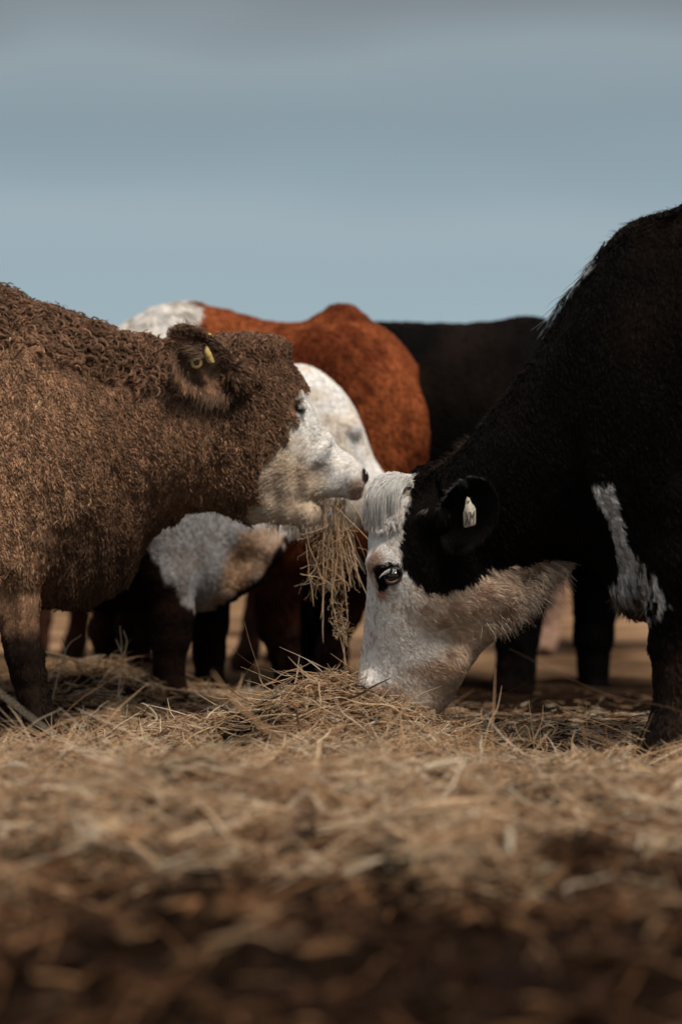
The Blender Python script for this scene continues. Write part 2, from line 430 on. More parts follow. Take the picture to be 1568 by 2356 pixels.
def uvsphere(c, r, nu=24, nv=16):
    V = []; F = []
    for i in range(nv+1):
        a = math.pi*i/nv
        for j in range(nu):
            b = 2*math.pi*j/nu; V.append((c[0]+r[0]*math.sin(a)*math.cos(b), c[1]+r[1]*math.sin(a)*math.sin(b), c[2]+r[2]*math.cos(a)))
    for i in range(nv):
        for j in range(nu): F.append((i*nu+j, i*nu+(j+1) % nu, (i+1)*nu+(j+1) % nu, (i+1)*nu+j))
    return np.array(V), F
def tube(P, r, n=10, closed=False):
    P = np.array(P, float); m = len(P); r = np.broadcast_to(r, (m,)); V = []; F = []
    T = np.roll(P, -1, 0)-np.roll(P, 1, 0)
    if not closed: T[0] = P[1]-P[0]; T[-1] = P[-1]-P[-2]
    T = unit(T); ref = np.array([0.1, 1, 0.05]); A = unit(np.cross(T, ref)); B = np.cross(T, A)
    for i in range(m):
        for j in range(n):
            a = 2*math.pi*j/n; V.append(P[i]+r[i]*(A[i]*math.cos(a)+B[i]*math.sin(a)))
    for i in range(m if closed else m-1):
        for j in range(n):
            k = (i+1) % m; F.append((i*n+j, i*n+(j+1) % n, k*n+(j+1) % n, k*n+j))
    if not closed: F.append(tuple(range(n))[::-1]); F.append(tuple((m-1)*n+j for j in range(n)))
    return np.array(V), F
def plate(pts2, th, place):
    """flat outline (x,z) with thickness; place maps (x,y,z)->local"""
    n = len(pts2); V = [place(x, 0, z) for x, z in pts2]+[place(x, th, z) for x, z in pts2]
    F = [tuple(range(n)), tuple(range(2*n-1, n-1, -1))]+[(i, n+i, n+(i+1) % n, (i+1) % n) for i in range(n)]
    return np.array(V), F

def ragged(P, s=.02, a=10): return (vnoise(P, s)-.5)*2*a
def mixc(a, b, t): 
    t = np.clip(t, 0, 1)[:, None]; return np.asarray(a)*(1-t)+np.asarray(b)*t

# =================================================================== GROUND
def hz(x, y):
    x = np.asarray(x, float); y = np.asarray(y, float)
    P = np.column_stack([x.ravel(), y.ravel(), np.zeros(x.size)])
    nn = ((vnoise(P, .35)-.5)*.055+(vnoise(P+5, .13)-.5)*.04).reshape(x.shape)
    near = sstep(16, 9, y)
    g = lambda cx, cy, sx, sy, h: h*np.exp(-(((x-cx)/sx)**2+((y-cy)/sy)**2))
    z = g(.0, 6.52, .33, .27, .150)+g(-.28, 6.45, .2, .2, .05)+g(-.85, 7.9, .42, .35, .125)-g(-.9, 6.85, .22, .35, .035)
    bank = np.exp(-((y-5.0-.12*np.sin(x*3.1))/np.where(y > 5.0, .34, .55))**2)
    z += bank*(1-.55*sstep(.40, .75, x))*(.062+.05*(vnoise(P+11, .3).reshape(x.shape)-.5)+.05*(vnoise(P+3, .11).reshape(x.shape)-.5))
    z += (vnoise(P, 3.0).reshape(x.shape)-.5)*.5*sstep(20, 60, y)
    z = z+sstep(4.7, 4.1, y)*((vnoise(P, .085)-.5)*.055+(vnoise(P+7, .2)-.5)*.05).reshape(x.shape)
    return z+nn*near
def build_ground():
    ys = np.concatenate([np.linspace(-8, 1.8, 12), np.linspace(2, 10, 330), 10+np.cumsum(np.geomspace(.04, 60, 90))])
    ysn = np.linspace(0, 1, 320); xs = np.sign(ysn-.5)*(np.abs(ysn-.5)*2)**2.6
    X = xs[None, :]*np.interp(ys, [-8, 2, 10, 40, 1000], [12, 10, 12, 60, 1500])[:, None]; Y = np.repeat(ys[:, None], len(xs), 1)
    Z = hz(X, Y); nx = len(xs)
    V = np.column_stack([X.ravel(), Y.ravel(), Z.ravel()])
    i = (np.arange(len(ys)-1)[:, None]*nx+np.arange(nx-1)[None]).ravel()
    F = np.column_stack([i, i+1, i+nx+1, i+nx])
    m, t, b = mat_new('dry_field'); b.inputs['Roughness'].default_value = .95; b.inputs['Specular IOR Level'].default_value = .0
    tcn = N(t, 'ShaderNodeTexCoord')
    n1 = N(t, 'ShaderNodeTexNoise'); n1.inputs['Scale'].default_value = 1.3; n1.inputs['Detail'].default_value = 6
    n2 = N(t, 'ShaderNodeTexNoise'); n2.inputs['Scale'].default_value = 26; n2.inputs['Detail'].default_value = 5
    t.links.new(tcn.outputs['Object'], n1.inputs['Vector']); t.links.new(tcn.outputs['Object'], n2.inputs['Vector'])
    sp = N(t, 'ShaderNodeSeparateXYZ'); t.links.new(tcn.outputs['Object'], sp.inputs[0])
    near = N(t, 'ShaderNodeMapRange'); near.inputs[1].default_value = 8.6; near.inputs[2].default_value = 12; t.links.new(sp.outputs[1], near.inputs[0])
    near.interpolation_type = 'SMOOTHSTEP'
    r1 = N(t, 'ShaderNodeValToRGB'); e = r1.color_ramp.elements   # trampled soil and chaff near by
    e[0].position = .42; e[0].color = (.006, .004, .003, 1); e[1].position = .75; e[1].color = (.036, .020, .012, 1)
    r2 = N(t, 'ShaderNodeValToRGB'); e = r2.color_ramp.elements   # pale dry pasture beyond
    e[0].position = .38; e[0].color = (.09, .052, .030, 1); e[1].position = .58; e[1].color = (.40, .25, .145, 1)
    t.links.new(n2.outputs[0], r1.inputs[0]); t.links.new(n1.outputs[0], r2.inputs[0])
    mxx = N(t, 'ShaderNodeMix', data_type='RGBA'); t.links.new(near.outputs[0], mxx.inputs[0]); t.links.new(r1.outputs[0], mxx.inputs[6]); t.links.new(r2.outputs[0], mxx.inputs[7])
    t.links.new(mxx.outputs[2], b.inputs['Base Color'])
    bp = N(t, 'ShaderNodeBump'); bp.inputs['Strength'].default_value = .8; bp.inputs['Distance'].default_value = .02; t.links.new(n2.outputs[0], bp.inputs['Height']); t.links.new(bp.outputs[0], b.inputs['Normal'])
    tag(mesh_obj('ground', V, F, m), 'dry pasture with trampled brown soil and pale stubble', None, None, 'structure')
build_ground()

HAYC = np.array([(.52, .33, .185), (.68, .49, .31), (.34, .20, .11), (.13, .075, .045), (.80, .68, .51), (.34, .29, .18), (.06, .038, .027)])
def straws(n, xr, yr, Lm, rad, zt=.03, steep=.18, dens=None, K=5, probs=(.25, .19, .17, .14, .08, .05, .12), bend=.12):
    X = np.empty(0); Y = np.empty(0)
    while len(X) < n:
        y = rng.uniform(*yr, n*2); half = (y*.152+.25); x = rng.uniform(-1, 1, n*2)*half+xr
        if dens is not None:
            k = rng.random(n*2) < dens(x, y); x, y = x[k], y[k]
        X = np.concatenate([X, x]); Y = np.concatenate([Y, y])
    x, y = X[:n], Y[:n]
    far = sstep(6.7, 7.3, y)*(1-.8*np.exp(-(((x+.85)/.5)**2+((y-7.9)/.5)**2)))
    z = hz(x, y)+rng.random(n)**1.5*zt*(1-.6*far)
    L = Lm*rng.lognormal(0, .45, n)*(1-.35*far); a = rng.random(n)*6.283; el_ = np.abs(rng.normal(0, steep, n))*(1-.6*far)
    el_ = np.minimum(el_, 1.2)
    d = np.column_stack([np.cos(a)*np.cos(el_), np.sin(a)*np.cos(el_), np.sin(el_)])
    bd = unit(rng.normal(0, 1, (n, 3))+np.array([0, 0, -.3]))*(bend*rng.random(n)**1.5)[:, None]
    t = np.linspace(-.5, .5, K)
    c0 = np.column_stack([x, y, z])+np.array([0, 0, .004])+np.column_stack([np.zeros(n), np.zeros(n), np.sin(el_)*L*.36])
    P = c0[:, None]+d[:, None]*(L[:, None]*t)[:, :, None]+bd[:, None]*(L[:, None]*(t**2)*2)[:, :, None]
    # some stems are snapped: the outer half turns off at an angle
    kk = rng.random(n) < .3; kd = unit(rng.normal(0, 1, (n, 3))*np.array([1, 1, .5]))
    P[:, K//2+1:] += np.where(kk[:, None, None], (kd-d)[:, None]*(L[:, None]*(t[K//2+1:]))[:, :, None]*.8, 0)
    P += rng.normal(0, .018, (n, K, 3))*L[:, None, None]
    g = hz(P[:, :, 0], P[:, :, 1]); P[:, :, 2] = np.maximum(P[:, :, 2], g+.001)
    ci = rng.choice(len(HAYC), n, p=probs); col = HAYC[ci]*rng.uniform(.7, 1.2, (n, 1))
    r = (rad*rng.lognormal(0, .35, n))[:, None]*np.array([.6]+[1]*(K-2)+[.35])
    return P, r, col
def front_edge(x, y):
    P = np.column_stack([x, y*1.5, np.zeros(len(x))])
    return sstep(3.55, 4.35, y+(vnoise(P, .22)-.5)*.8+.28*np.sin(x*2.2+1.0)*-1)
def haydens(x, y):
    P = np.column_stack([x, y, np.zeros(len(x))])
    d = (.35+.65*sstep(.3, .6, vnoise(P, .35)))*(.15+.85*sstep(.3, .55, vnoise(P+8, .08)))
    soil = sstep(6.0, 6.5, y)*sstep(.28, .42, x+.1*(vnoise(P, .2)-.5)); d = d*(1-.84*soil)     # trodden soil under the grazing cow
    d = d*front_edge(x, y)
    d = np.where(y > 8.6, d*.3, d)
    d *= np.where((y > 7.2) & (x > -.55), .55, 1.0)
    return d
def tufts(x, y):
    P = np.column_stack([x, y*.8, np.zeros(len(x))]); return haydens(x, y)*sstep(.42, .62, vnoise(P+21, .075)*.6+vnoise(P+5, .2)*.4)
parts_ = [straws(46000, 0, (3.5, 8.9), .075, .0009, .016, .14, haydens, probs=(.12, .06, .2, .28, .03, .05, .26)),
          straws(30000, 0, (3.7, 8.3), .085, .0010, .050, .24, tufts, probs=(.28, .32, .12, .04, .18, .04, .02)),
          straws(5500, 0, (4.4, 8.3), .15, .0010, .045, .26, haydens, probs=(.28, .3, .14, .08, .16, .02, .02)),
          straws(3000, 0, (3.7, 8.3), .085, .0020, .05, .25, tufts),
          straws(800, 0, (3.8, 5.2), .11, .0035, .05, .22, tufts, probs=(.3, .3, .1, .05, .2, .03, .02))]
P = np.concatenate([p[0] for p in parts_]); r_ = np.concatenate([p[1] for p in parts_]); c_ = np.concatenate([p[2] for p in parts_])
tag(curves_obj('hay', P, r_, c_, M_hay), 'thick layer of loose tangled tan hay spread under the cows', 'hay', None, 'stuff')
# darker trodden litter in front
def litdens(x, y):
    P = np.column_stack([x, y, np.zeros(len(x))]); return .02+.98*sstep(.5, .66, vnoise(P*np.array([1, .5, 1]), .075)*.65+vnoise(P+4, .25)*.35)
q1 = straws(12000, 0, (2.3, 4.5), .045, .0012, .03, .3, litdens, probs=(.04, .01, .12, .36, .01, .08, .38))
q2 = straws(600, 0, (2.4, 4.6), .09, .0018, .05, .3, None, probs=(.2, .1, .35, .2, .05, .05, .05))
q3 = straws(3000, 0, (2.9, 4.5), .06, .0013, .035, .3, lambda x, y: tufts(x, y*0+4.6)*sstep(3.3, 4.4, y), probs=(.25, .15, .3, .2, .03, .05, .02))
lc = np.concatenate([q1[2]*np.array([.24, .165, .12]), q2[2]*np.array([.58, .45, .35]), q3[2]*np.array([.42, .32, .25])])
tag(curves_obj('litter', np.concatenate([q1[0], q2[0], q3[0]]), np.concatenate([q1[1], q2[1], q3[1]]), lc, M_hay), 'dark trodden straw litter scattered in the foreground', 'straw litter', None, 'stuff')
# =================================================================== THE BROWN COW
CREAM = np.array([.72, .60, .47]); WHITE = np.array([.90, .89, .86])
BROWN = np.array([.255, .150, .092])
def brown_cow():
    fr = Frame(7.2); C = Cow(fr, -1250, 900)
    C.loft([(-1160, 830, -1130, 1180, .08), (-1120, 740, -1080, 1280, .22), (-980, 705, -940, 1380, .29), (-700, 715, -660, 1430, .36, .06), (-320, 715, -290, 1440, .37, .08),
            (-60, 668, -20, 1412, .31, .05), (50, 700, 100, 1388, .26, .02), (130, 724, 185, 1394, .22, .0), (225, 763, 288, 1334, .185, .02), (310, 786, 348, 1230, .16, .08), (385, 801, 425, 1178, .145, .12),
            (460, 803, 510, 1162, .135, .1), (520, 790, 570, 1160, .115, .05), (560, 850, 590, 1110, .07)], .02)
    # head
    C.loft([(465, 830, 490, 1100, .07), (508, 782, 540, 1160, .118), (565, 768, 575, 1176, .128), (625, 803, 600, 1186, .128), (680, 868, 632, 1190, .120), (716, 935, 662, 1180, .103), (757, 1005, 690, 1165, .083),
            (795, 1046, 722, 1152, .070), (824, 1074, 765, 1150, .062), (838, 1098, 808, 1150, .052), (836, 1120, 828, 1142, .025)], .04)
    C.ell(700, 1190, 0, (.036, .045, .022), .02)
    C.chain([(560, 1110, 0, 62), (600, 1150, 0, 46), (660, 1172, 0, 32), (703, 1180, 0, 30), (722, 1172, 0, 22)], .03, 1.35)   # lower jaw and chin
    C.ell(600, 815, 0, (.075, .09, .05), .04, .4)                       # poll
    for c in (-1, 1):
        C.ell(686, 912, c*.096, (.030, .020, .026), .04, .6)           # brow and eye socket
        C.ell(570, 1050, c*.10, (.085, .038, .10), .05)                 # cheek
        C.ell(786, 1106, c*.046, (.038, .028, .034), .03)              # fleshy upper lip
        C.ell(745, 1040, c*.072, (.05, .016, .016), .02, .85)           # side of the nose bone
        C.ell(738, 1100, c*.085, (.03, .014, .03), .03, sub=True)
        C.ell(716, 965, c*.105, (.007, .02, .035), .014, -.35, sub=True)
        C.ell(815, 1095, c*.045, (.04, .026, .032), .03)                # nostril wing
        C.ell(838, 1094, c*.052, (.010, .02, .022), .012, -.25, sub=True)
        C.ell(100, 1010, c*.20, (.16, .09, .26), .09, .25)              # shoulder
        C.ell(10, 1250, c*.19, (.13, .08, .17), .07)
        C.ell(300, 1000, c*.13, (.22, .05, .12), .09)
    # mouth line
    for i in range(9):
        u = 735+i*9.5; v = 1153+2*math.sin(i*.8); C.ell(u, v, 0, (.014, .10, .008), .014, sub=True)
    # legs (c<0 is the near side)
    for c, du in ((-.17, 0), (.17, -150)):
        C.chain([(0+du, 1180, c*.8, 105), (18+du, 1290, c, 84), (36+du, 1390, c, 57), (44+du, 1455, c, 47), (52+du, 1500, c, 45), (64+du, 1550, c, 35), (77+du, 1605, c, 32), (90+du, 1648, c, 36), (97+du, 1672, c, 42), (100+du, 1686, c, 41)], .02)
    for c, du in ((-.16, 0), (.16, 110)):
        C.chain([(-1000+du, 1050, c, 150), (-960+du, 1250, c, 105), (-1040+du, 1430, c, 55), (-1030+du, 1560, c, 36), (-1020+du, 1640, c, 38), (-1000+du, 1682, c, 44)], .04)
    C.chain([(-1150, 790, 0, 30), (-1185, 1000, 0, 22), (-1180, 1350, 0, 30)], .02)
    # ears: near one cupped towards the viewer
    near = [(552, 868), (534, 820), (502, 786), (462, 758), (424, 744), (403, 752), (400, 776), (420, 796), (404, 806), (400, 832), (412, 868), (436, 894), (466, 910), (500, 920), (534, 910), (552, 892)]
    C.chain([(575, 872, -.085, 26), (545, 868, -.150, 22)], .03)
    C.ear(near, (485, 845), lambda u, v: -.160-.080*np.clip((540-u)/140, 0, 1)-.02*np.clip((800-v)/60, -1, 1), .050)
    C.ear(near, (485, 852), lambda u, v: .128+.085*np.clip((540-u)/140, 0, 1), -.052)
    white = [(712, 900), (728, 925), (745, 940), (770, 990), (860, 1050), (870, 1240), (590, 1240), (560, 1178), (592, 1150), (598, 1105), (612, 1065), (640, 1035), (655, 1000), (672, 975), (690, 968), (688, 950), (706, 948), (700, 930), (690, 915), (700, 903)]
    def pattern(V, uv):
        d = polysd(uv, white)+ragged(V, .016, 9)
        n1 = vnoise(V, .18); base = mixc(BROWN*.80, BROWN*1.25, n1)
        u, v = uv[:, 0], uv[:, 1]
        warm = sstep(250, 40, np.hypot((u-70)*1.0, (v-1090)*.55))       # sunlight on the shoulder, painted into the coat colour
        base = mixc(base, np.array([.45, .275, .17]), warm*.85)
        dark = np.maximum(sstep(1090, 1270, v+60*(vnoise(V, .12)-.5))*sstep(70, 190, u), sstep(1420, 1500, v))  # dark lower legs; dewlap mixes dark coat with painted-in shade
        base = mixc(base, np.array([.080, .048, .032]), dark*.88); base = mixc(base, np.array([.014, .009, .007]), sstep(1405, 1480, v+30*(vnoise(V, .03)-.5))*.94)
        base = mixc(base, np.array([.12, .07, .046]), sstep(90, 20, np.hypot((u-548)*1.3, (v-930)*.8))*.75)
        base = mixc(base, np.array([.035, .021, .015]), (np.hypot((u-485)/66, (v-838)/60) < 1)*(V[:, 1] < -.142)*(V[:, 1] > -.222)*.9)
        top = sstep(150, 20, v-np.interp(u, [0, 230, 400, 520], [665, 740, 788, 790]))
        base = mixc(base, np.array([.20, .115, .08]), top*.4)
        wc = mixc(CREAM, WHITE, sstep(170, 30, (v-np.interp(u, [600, 700, 760, 830], [800, 905, 1010, 1080]))*.8)+.25*(vnoise(V, .03)-.4))
        wc = mixc(wc, np.array([.56, .42, .30]), sstep(.5, .8, vnoise(V+3, .06))*.5*sstep(1040, 1120, v))
        out = mixc(wc, base, sstep(-3, 3, d))
        pale = np.hypot((u-706)/15, (v-915)/18); out = mixc(out, CREAM*.9, sstep(1.2, .7, pale)*(d > 0))
        noz = np.hypot((u-822)/17, (v-1122)/24); out = mixc(out, np.array([.68, .46, .36]), sstep(1.3, .7, noz)*.8)
        nst = np.hypot((u-840)/10, (v-1093)/22); out = mixc(out, np.array([.03, .02, .018]), sstep(1.1, .8, nst))
        mouth = np.abs(v-1155) < 7; out = mixc(out, np.array([.10, .05, .04]), (mouth & (u > 735) & (u < 822))*.8)
        return out
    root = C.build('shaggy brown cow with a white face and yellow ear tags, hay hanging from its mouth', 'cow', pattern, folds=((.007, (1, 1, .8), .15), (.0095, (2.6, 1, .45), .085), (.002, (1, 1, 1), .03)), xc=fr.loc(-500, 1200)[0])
    # ---- coat
    def reg(P):
        uv = fr.uv(P); u, v = uv[:, 0], uv[:, 1]
        top = v-np.interp(u, [-200, 0, 230, 400, 520], [650, 665, 740, 788, 790])
        crest = sstep(150, 60, top)*sstep(500, 430, u)
        face = sstep(4, -4, polysd(uv, white)+ragged(P, .016, 9)); face = np.maximum(face, (np.hypot((u-698)/34, (v-925)/36) < 1)*1.0)
        head = sstep(480, 540, u)*(1-face)
        low = sstep(1080, 1260, v+40*(vnoise(P, .1)-.5))*(1-sstep(1000, 900, v))*sstep(40, 120, u)*(1-face)
        leg = sstep(1290, 1400, v)*sstep(130, 100, u)
        return u, v, crest, face, head, low, leg
    def dens(c, n):
        uv = fr.uv(c); vis = (uv[:, 0] > -90) & (n[:, 1] < .35)
        eye = np.hypot((uv[:, 0]-690)/24, (uv[:, 1]-938)/17) < 1
        inner = (np.hypot((uv[:, 0]-478)/62, (uv[:, 1]-838)/58) < 1) & (c[:, 1] < -.142)
        nost = np.hypot((uv[:, 0]-840)/12, (uv[:, 1]-1093)/24) < 1
        return np.where(vis, 1.0, .004)*np.where(eye | nost, 0, 1)*np.where(inner, .25, 1)*(1+1.2*sstep(520, 600, uv[:, 0]))
    n = 400000
    P, Nn = scatter(C.V, C.T, C.VN, n, dens)
    u, v, crest, face, head, low, leg = reg(P); one = np.ones(n)
    body = (1-crest)*(1-face)*(1-head)
    L = .0125*body+.036*crest+.010*face+.015*head+.006*low; L = L*(1-leg)+.007*leg; L = L*rng.uniform(.7, 1.25, n)
    cA = (.0020*body+.0065*crest+.0007*face+.0034*head+.0006*low)*(1-.9*leg)
    cF = 1.3*body+1.25*crest+.8*face+1.5*head
    Lf = .24*body+.60*crest+.05*face+.42*head+.06*low-.16*leg
    D = np.zeros((n, 3)); D[:, 2] = -1; D[:, 0] = -.15
    # swirl the combing direction a little, back along the cheek and face
    ang = (vnoise(P, .07)-.5)*2.4*(.4+crest)+(vnoise(P+9, .02)-.5)*1.6
    ang += -1.15*face
    dx, dz = D[:, 0].copy(), D[:, 2].copy(); D[:, 0] = dx*np.cos(ang)-dz*np.sin(ang); D[:, 2] = dx*np.sin(ang)+dz*np.cos(ang)
    earm = (np.hypot((u-475)/85, (v-838)/92) < 1) & (P[:, 1] < -.125)
    D[earm] = np.column_stack([(u-500)[earm], np.zeros(earm.sum()), -(v-835)[earm]-18]); L[earm] = .034*rng.uniform(.6, 1.2, earm.sum()); cA[earm] = .001; cF[earm] = .6; Lf[earm] = .2
    rim = earm & (np.hypot((u-478)/64, (v-838)/60) < 1); L[rim] *= .5; Lf[earm & ~rim] = .3
    rg = vnoise(P*np.array([1, 1, .34]), .012)
    kind = np.where(rng.random(n) < crest, 1, np.where(rng.random(n) < head*1.0, 2, 0)); kind[face > rng.random(n)] = 3; kind[(leg > .5) | earm] = 4
    kind[(kind == 0) & (low > rng.random(n))] = 5
    X = np.zeros((n, 10, 3)); cv = np.zeros(n)
    #        density/m2-ish clumps, length, curl radius, turns, lift, tightness, aniso
    spec = {0: (15000, .018, .0030, 1.3, .20, .86, (1, 1, .5)), 1: (2600, .052, .0088, 1.25, .55, .93, (1, 1, 1)), 2: (5200, .026, .0048, 1.5, .42, .90, (1, 1, .9)),
            3: (6500, .013, .0011, .9, .05, .42, (1, 1, .7)), 4: (5000, 0, .0006, .5, -.02, .6, (1, 1, .5)), 5: (5000, .022, .0022, 1.0, .16, .84, (1, 1, .5))}
    for kd_, (nc, Lk, A, Fq, lf, tight, an) in spec.items():
        m = kind == kd_; k = int(m.sum())
        Lx = (Lk*rng.uniform(.75, 1.2, k) if Lk else np.where(earm[m], L[m], .008)); Lx = Lx*(1+(rg[m]-.45)*(.8 if kd_ in (0, 5) else .2))
        lx = np.full(k, max(lf, 0.)) if kd_ != 4 else np.where(earm[m], .28, .04)
        X[m], cid = grow(P[m], Nn[m], D[m], Lx, 10, lx+(rg[m]-.4)*(.25 if kd_ == 0 else 0), min(nc, k), tight, A*(.7+.6*vnoise(P[m]+3, .03)), Fq, .0003, .25, aniso=an)
        cv[m] = rng.lognormal(0, .27, min(nc, k))[cid]
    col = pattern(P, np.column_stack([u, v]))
    tipn = rng.lognormal(0, .16, n); white_ = face[:, None] > .5
    wv = vnoise(P*np.array([1, 1, 1.6])+(vnoise(P+1, .03)*.03)[:, None], .009); col = np.where(white_, col*(1-.24*sstep(.5, .78, wv)[:, None]*np.array([.75, 1.0, 1.25])), col)
    cv = cv[:, None]; tipn = tipn[:, None]
    stk = vnoise(P*np.array([1, 1, .3]), .010)[:, None]; col = col*np.where(white_, 1+0*stk, .58+.85*stk)
    col = col*np.where(white_, cv**.4*tipn**.4, cv*tipn)
    light = rng.random(n) < .10; col[light & (face < .5)] *= 1.6
    col[earm] *= .9
    rad = np.array([.00052, .00055, .00052, .0005, .0005, .00048, .00045, .0004, .0003, .00015])
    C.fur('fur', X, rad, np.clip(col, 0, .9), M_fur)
    def strays(name, path, m, Lr, dvec, cols, c=.0, spread=.05, K=7, curl=.2, r0=.0006, c1=None):
        tt = rng.random(m); q = catmull(path, 200)[(tt*199).astype(int)]+rng.normal(0, 7, (m, 2)); c1 = c if c1 is None else c1
        B = np.array([C.px(a, b, c+(c1-c)*w_+rng.normal(0, spread)) for (a, b), w_ in zip(q, tt)])
        d = unit(np.array(dvec)[None]+rng.normal(0, curl, (m, 3))); Ls = rng.uniform(*Lr, m); t = np.linspace(0, 1, K)
        X = B[:, None]+d[:, None]*(Ls[:, None]*t)[:, :, None]; X[:, :, 2] -= (Ls[:, None]*t**2*.3)
        cc = np.array(cols)[rng.integers(0, len(cols), m)]*rng.uniform(.7, 1.2, (m, 1)); C.fur(name, X, np.linspace(r0, r0*.3, K), cc, M_fur)
    EB = [(.24, .15, .10), (.17, .105, .07), (.34, .24, .17)]
    strays('ear_hair', [(405, 835), (420, 872), (450, 900), (490, 918), (530, 912)], 420, (.012, .034), (-.35, -.15, -.9), EB, -.215, .012, c1=-.175)
    strays('ear_hair', [(404, 770), (430, 752), (470, 768), (510, 800), (540, 842)], 420, (.008, .018), (-.5, -.2, .5), EB, -.262, .008, c1=-.165)
    strays('ear_hair', [(408, 805), (430, 800), (455, 812), (466, 822)], 260, (.016, .030), (-.9, -.1, .15), EB, -.222, .008)
    strays('ear_hair', [(440, 790), (470, 800), (500, 830)], 200, (.02, .035), (-.6, -.2, -.5), [(.10, .06, .04), (.2, .13, .09)], -.195, .01)
    strays('chin_hair', [(610, 1198), (660, 1208), (700, 1216), (728, 1200)], 700, (.010, .026), (.1, 0, -1), [(.6, .5, .4), (.7, .63, .55), (.4, .28, .2)], 0, .035, curl=.4, r0=.0005)
    # ---- eye
    p, nn = C.hit(690, 936); ctr = p-nn*.005
    V, F = uvsphere(ctr, (.024, .020, .019)); eye = C.part('eye', V, F, M_eye)
    th = np.linspace(0, 2*math.pi, 25)[:-1]
    ring = np.array([[ctr[0]+.021*math.cos(a)+.004*math.sin(a), ctr[1]-.0125+.006*abs(math.cos(a)), ctr[2]+(.010 if math.sin(a) > 0 else .012)*math.sin(a)-.004*math.cos(a)] for a in th])
    V, F = tube(ring, .0034, 8, True); C.part('eyelid', V, F, M_lid, eye)
    m = 60; a = rng.uniform(.15, 1.8, m); base = np.column_stack([ctr[0]+.021*np.cos(a), np.full(m, ctr[1]-.016), ctr[2]+.010*np.sin(a)+.003])
    t = np.linspace(0, 1, 6); Ll = rng.uniform(.016, .026, m)
    X = base[:, None]+np.stack([(Ll[:, None]*t)*(.35*np.cos(a)[:, None]+.25), -(Ll[:, None]*.55*t), -(Ll[:, None]*(.15*t+.75*t**2))], -1)
    C.fur('eyelashes', X, np.array([.0007, .0007, .0006, .0005, .0004, .0002]), np.tile([.75, .72, .66], (m, 1)), M_fur, eye)
    # ---- ear tags
    def torus(cu, cv_, c, R1, r1, mat, name, par=None):
        o = C.px(cu, cv_, c); Pp = [o+np.array([R1*math.cos(a), .15*R1*math.cos(a), R1*math.sin(a)]) for a in th]
        V, F = tube(Pp, r1, 8, True); return C.part(name, V, F, mat, par)
    rt = torus(452, 835, -.204, .0125, .0050, M_tagy, 'ear_tag_button'); rt['label'] = 'round yellow button tag with dark centre'
    V, F = uvsphere(C.px(452, 835, -.202), (.0105, .004, .0105)); C.part('stud', V, F, M_lid, rt)
    fl = [(474, 794), (479, 799), (486, 812), (494, 832), (493, 835), (479, 836), (475, 830), (471, 812), (471, 800)]
    pts = [C.px(a_, b_, -.212) for a_, b_ in fl]
    V = np.array(pts+[q+np.array([0, .003, 0]) for q in pts]); k = len(fl)
    F = [tuple(range(k)), tuple(range(2*k-1, k-1, -1))]+[(i, k+i, k+(i+1) % k, (i+1) % k) for i in range(k)]
    V[:, 1] += -.010*np.clip((C.px(474, 794)[2]-V[:, 2])/.05, 0, 1); tg = C.part('ear_tag', V, F, M_tagy); tg['label'] = 'small curled yellow flag tag'
    V, F = uvsphere(C.px(482, 770, -.232), (.006, .006, .005)); C.part('tag_pin', V, F, M_tagy, tg)
    return C

